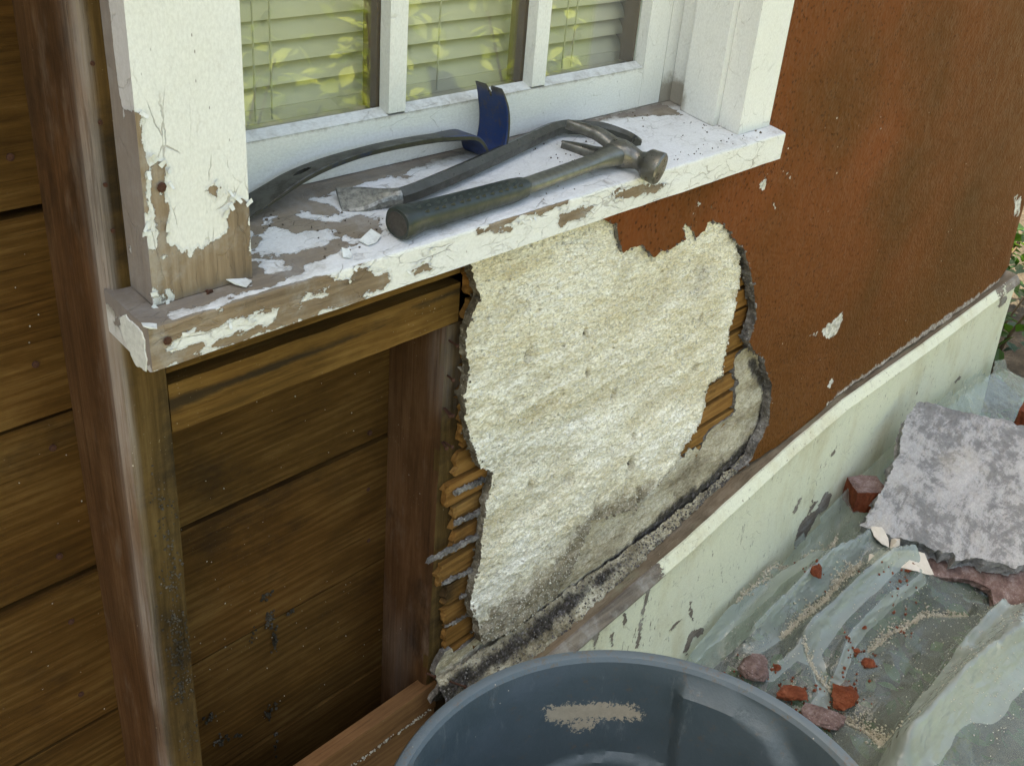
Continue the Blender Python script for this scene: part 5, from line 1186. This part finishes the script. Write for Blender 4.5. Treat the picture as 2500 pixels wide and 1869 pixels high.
# beige curls of paint hanging off the slab's lower edge
A = BL-n_*.006; 
for i, (pts, lab) in enumerate([([(215, 1015), (300, 1030), (350, 1100), (360, 1165), (300, 1150), (240, 1090)], 'narrow beige paint curl at the left foot of the grey slab'), ([(380, 1075), (450, 1090), (440, 1150), (400, 1190), (370, 1170)], 'short beige paint tab hanging below the grey slab'), ([(290, 1170), (420, 1190), (620, 1205), (700, 1360), (520, 1340), (380, 1300), (310, 1240)], 'wide beige paint flake lying below the grey slab'), ([(215, 1210), (290, 1180), (330, 1250), (280, 1310), (205, 1260)], 'crumpled beige paint bit left of the wide flake')]):
    ol = loc2(cr, pts, A); ol = jag(np.array(ol), .004, .002, i, freq=90); c_ = ol.mean(0); n0 = len(ol)
    P = [A+e1*p[0]+e2*p[1]+n_*(.004+.006*math.sin(p[0]*60+i)) for p in ol]; Q = [x-n_*.0012 for x in P]; cc = A+e1*c_[0]+e2*c_[1]+n_*.010
    o = MB().add(P+Q+[cc, cc-n_*.0012], [(j, (j+1) % n0, 2*n0) for j in range(n0)]+[((j+1) % n0+n0, j+n0, 2*n0+1) for j in range(n0)]+[(j, n0+j, n0+(j+1) % n0, (j+1) % n0) for j in range(n0)]).make('paint_curl', M_beige); tag(o, lab, 'paint curl', 'beige paint curls by the slab')
# smaller pieces
def rock(name, px, size, mat, seed, label, flat=.55, lift=.4, group='small rubble pieces on the plastic', stretch=1.0, rot=0.0):
    f = lambda x, y: float(pz(x, y)[0]); P = onp(px, f)
    bm = bmesh.new(); bmesh.ops.create_icosphere(bm, subdivisions=4, radius=1.0); V = np.array([tuple(v.co) for v in bm.verts]); Fc = [[v.index for v in f_.verts] for f_ in bm.faces]; bm.free()
    rg = np.random.default_rng(seed)
    for _ in range(9):                                                     # cut flat broken faces
        d = rg.normal(size=3); d /= np.linalg.norm(d); k_ = rg.uniform(.45, .8); s_ = V@d; V = V-np.outer(np.maximum(s_-k_, 0), d)
    V *= (1+.20*fbm(V+seed*7, 2.2, 4, seed)+.10*fbm(V+seed*3, 8, 3, seed+2)+.07*fbm(V+seed*5, 24, 2, seed+4))[:, None]
    V *= [stretch, 1, flat]; c_, s_ = math.cos(rot), math.sin(rot); V = V@np.array([[c_, s_, 0], [-s_, c_, 0], [0, 0, 1]])
    P[2] += size*flat*lift
    o = mesh(name, P+V*size, Fc, mat); tag(o, label, 'rubble', group); return o
rock('stucco_lump', c7(1890, 860), .036, M_rubblemauve, 3, 'mauve gritty stucco lump just beyond the can rim', stretch=1.15)
rock('stucco_lump', cf(880, 1115), .028, M_rubblered, 5, 'red stucco lump against the right of the can rim', stretch=1.4, rot=-.6)
rock('stucco_lump', cf(1120, 1290), .034, M_rubblemauve, 8, 'long mauve stucco lump lowest along the can rim', stretch=1.4, rot=-.7)
rock('stucco_lump', cf(1315, 1120), .037, M_rubblered, 13, 'red brown stucco lump at the middle of the plastic', stretch=1.1, rot=.4)
rock('stucco_bit', cf(785, 895), .009, M_rubblered, 21, 'tiny brown stucco bit beside the mauve lump')
rock('stucco_bit', cf(1500, 865), .014, M_rubblered, 22, 'small brown stucco bit at the end of the third grit fold', stretch=1.3)
rock('stucco_bit', cf(1465, 582), .007, M_rubblered, 23, 'lone brown stucco bit on the smooth plastic')
rock('stucco_bit', cf(1755, 592), .008, M_rubblered, 24, 'brown stucco bit lying in the third grit fold')
rock('stucco_bit', cf(1400, 758), .008, M_rubblered, 25, 'brown stucco bit above the end of the third grit fold')
rock('stucco_bit', cf(1085, 130), .014, M_rubblered, 26, 'red stucco sliver between the first two grit folds', stretch=2.2, rot=.7)
rock('stucco_bit', cf(1805, 140), .008, M_rubblered, 27, 'brown stucco bit below the beige paint flake')
rp = []
for px_, n_, sp_ in [(c7(1890, 880), 26, .020), (cf(900, 1110), 26, .022), (cf(1310, 1130), 40, .026), (cf(1120, 1290), 24, .022), (cf(1450, 800), 26, .020), (cf(1750, 600), 14, .014), (cr(430, 1400), 26, .03), (cf(1080, 140), 14, .02)]:
    P = onp(px_, lambda x, y: float(pz(x, y)[0])); qq = P[:2]+RNG.normal(0, sp_, (n_, 2)); rp.append(np.c_[qq, pz(qq[:, 0], qq[:, 1])+.0015])
rp = np.vstack(rp); V, Fc = crumb_mesh(rp, RNG.uniform(.0012, .0045, len(rp)), 19); o = mesh('stucco_crumbs', V, Fc, M_rubblered); tag(o, 'small red brown stucco crumbs scattered round the lumps on the plastic', 'crumbs', kind='stuff')
# red faced block at the skirt foot
BP = oskirt(cb(1480, 1090)); bc = np.array([onz(cb(1520, 1060), .25)[0], -.125, .235])
Pt = onz(cb(1530, 985), .265); e1_, e2_ = np.array([.80, -.6, 0]), np.array([.6, .8, 0])
ol = [(-.038, -.030), (.036, -.034), (.040, .028), (.005, .036), (-.034, .030)]
Pt[1] = min(Pt[1], -.13); o = chunk('stucco_block', Pt, e1_, e2_, (0, 0, 1), ol, .055, M_grit if False else M_rubblemauve, M_rubblered, .0018, 5, spacing=.004); tag(o, 'red faced stucco block with a gritty top against the skirt', 'stucco block')
P2 = onz((2520, 1075), .27); P2[0] += .10; o = chunk('stucco_block', P2+np.array([.06, .02, .02]), (1, 0, 0), (0, 1, 0), (0, 0, 1), [(-.08, -.06), (.09, -.05), (.08, .07), (-.07, .05)], .07, M_rubblered, M_rubblered, .003, 15, spacing=.008); tag(o, 'red brown stucco block at the right edge behind the grey slab', 'stucco block')

# ------------------------------------------------------------------ plants
def leaves(P, size, seed, up=.35, shape='oval', lean=None):
    rg = np.random.default_rng(seed); n = len(P)
    if shape == 'oval': B = np.array([(0, 0, 0), (.28, .30, .05), (.30, .62, .06), (0, 1.0, -.06), (-.30, .62, .06), (-.28, .30, .05), (0, .5, -.03)])
    Fb = np.array([(0, 1, 6), (1, 2, 6), (2, 3, 6), (3, 4, 6), (4, 5, 6), (5, 0, 6)])
    az = rg.uniform(0, 2*math.pi, n); tl = rg.normal(-.25, .5, n); rl = rg.normal(0, .5, n)
    y = np.c_[np.cos(az)*np.cos(tl), np.sin(az)*np.cos(tl), np.sin(tl)]; z = np.c_[rg.normal(0, up, n), rg.normal(0, up, n), np.ones(n)]; x = np.cross(y, z); x /= np.linalg.norm(x, axis=1)[:, None]; z = np.cross(x, y)
    s_ = size*rg.uniform(.55, 1.2, n)
    V = P[:, None]+s_[:, None, None]*(B[None, :, :1]*x[:, None]+B[None, :, 1:2]*y[:, None]+B[None, :, 2:]*z[:, None])
    return V.reshape(-1, 3), (Fb[None]+(np.arange(n)*7)[:, None, None]).reshape(-1, 3)
def shrub(name, x, y, r, h, n, size, mat_, seed, label, cat='shrub', group=None):
    rg = np.random.default_rng(seed); t = empty(name, (x, y, 0), label, cat, group); k_ = max(5, int(h*8)); tips = []; mb = MB()
    for i in range(k_):
        a = rg.uniform(0, 6.28); q = r*rg.uniform(.2, .9); tip = np.array([x+q*math.cos(a), y+q*math.sin(a), h*rg.uniform(.55, 1.0)])
        pth = smoothpath([(x+rg.normal(0, .04), y+rg.normal(0, .04), -.02), ((x+tip[0])/2-.05, (y+tip[1])/2, tip[2]*.5), tip], 12, 2); tips.append(pth)
        V, Fc = sweep(pth, [ngon(6, .009*(1-.75*j/11)) for j in range(12)], (1, 0, .1)); mb.add(V, Fc)
    mb.make('stems', M_stem, t)
    P = []
    for i in range(n):
        pth = tips[rg.integers(0, k_)]; b = pth[rg.integers(3, 12)]; P.append(b+rg.normal(0, 1, 3)*[r*.22, r*.22, h*.10])
    P = np.array(P); P[:, 2] = np.abs(P[:, 2])+.03
    V, Fc = leaves(P, size, seed+1); mesh('foliage', V, Fc, mat_, t); return t
shrub('leafy_shrub', 1.85, -1.85, .42, .86, 300, .09, M_leaf, 3, 'yellow green shrub mirrored in the left window pane', group='shrubs mirrored in the window')
shrub('leafy_shrub', 2.72, -1.95, .46, .92, 300, .09, M_leaf, 5, 'yellow green shrub mirrored in the middle window pane', group='shrubs mirrored in the window')
shrub('leafy_shrub', 3.60, -2.0, .36, .86, 170, .09, M_leaf, 7, 'yellow green shrub mirrored in the right window pane', group='shrubs mirrored in the window')
for i, (x, y) in enumerate([(1.4, -6.3), (3.0, -6.5), (4.7, -6.6), (6.4, -6.4), (-.4, -6.4), (8.2, -6.2)]):
    shrub('hedge_shrub', x, y, .8, 1.15, 1100, .10, M_hedge, 20+i, ['dark hedge shrub behind the left mirrored shrub', 'dark hedge shrub behind the middle mirrored shrub', 'dark hedge shrub behind the right mirrored shrub', 'dark hedge shrub right of the mirrored ones', 'dark hedge shrub behind the camera place', 'dark hedge shrub farthest right'][i], group='hedge across the garden')
# plants by the house corner
for i, (x, y, h, lab) in enumerate([(3.32, .05, .42, 'low green plant by the house corner'), (3.9, .25, .5, 'green plant farther past the house corner'), (3.45, -.35, .3, 'small green plant in front of the corner'), (4.4, -.1, .45, 'green plant at the path edge beyond the corner')]):
    shrub('corner_plant', x, y, .22, h, 150, .06, M_leafdark, 40+i, lab, 'plant', 'green plants by the house corner')
n = 1500; P = np.c_[RNG.uniform(1.0, 3.2, n), RNG.uniform(-1.2, -.12, n), np.zeros(n)]; P[:, 2] = RNG.uniform(.01, .9, n)*np.maximum(pz(P[:, 0], P[:, 1])-.06, .005)
V, Fc = leaves(P, .05, 66); o = mesh('ground_cover', V, Fc, M_leafdark); tag(o, 'dark green ground cover pressed under the plastic sheet', 'ground cover', kind='stuff')

# dark mortar drips on the planks
dp = []
for (cx_, cy_), n_, sx, sz in [((1320, 630), 26, .004, .008), ((1345, 720), 20, .003, .010), ((1240, 700), 8, .002, .008), ((1085, 1220), 22, .005, .006), ((1320, 1075), 20, .004, .006), ((1350, 1240), 12, .002, .010), ((1165, 1190), 10, .003, .004), ((1035, 1105), 10, .004, .003), ((1300, 510), 12, .004, .003), ((1430, 585), 8, .003, .002)]:
    P = ony(c5(cx_, cy_), .096)
    for _ in range(n_): dp.append((P[0]+RNG.normal(0, sx), .0950, P[2]+RNG.normal(0, sz)))
V, Fc = crumb_mesh(np.array(dp), RNG.uniform(.0012, .0036, len(dp)), 44); o = mesh('mortar_drips', V, Fc, m_mortar('dark mortar drip', ((.02, .016, .01), (.06, .05, .034), (.16, .14, .11)))); tag(o, 'dark mortar drips stuck to the lower planks', 'mortar', kind='stuff')
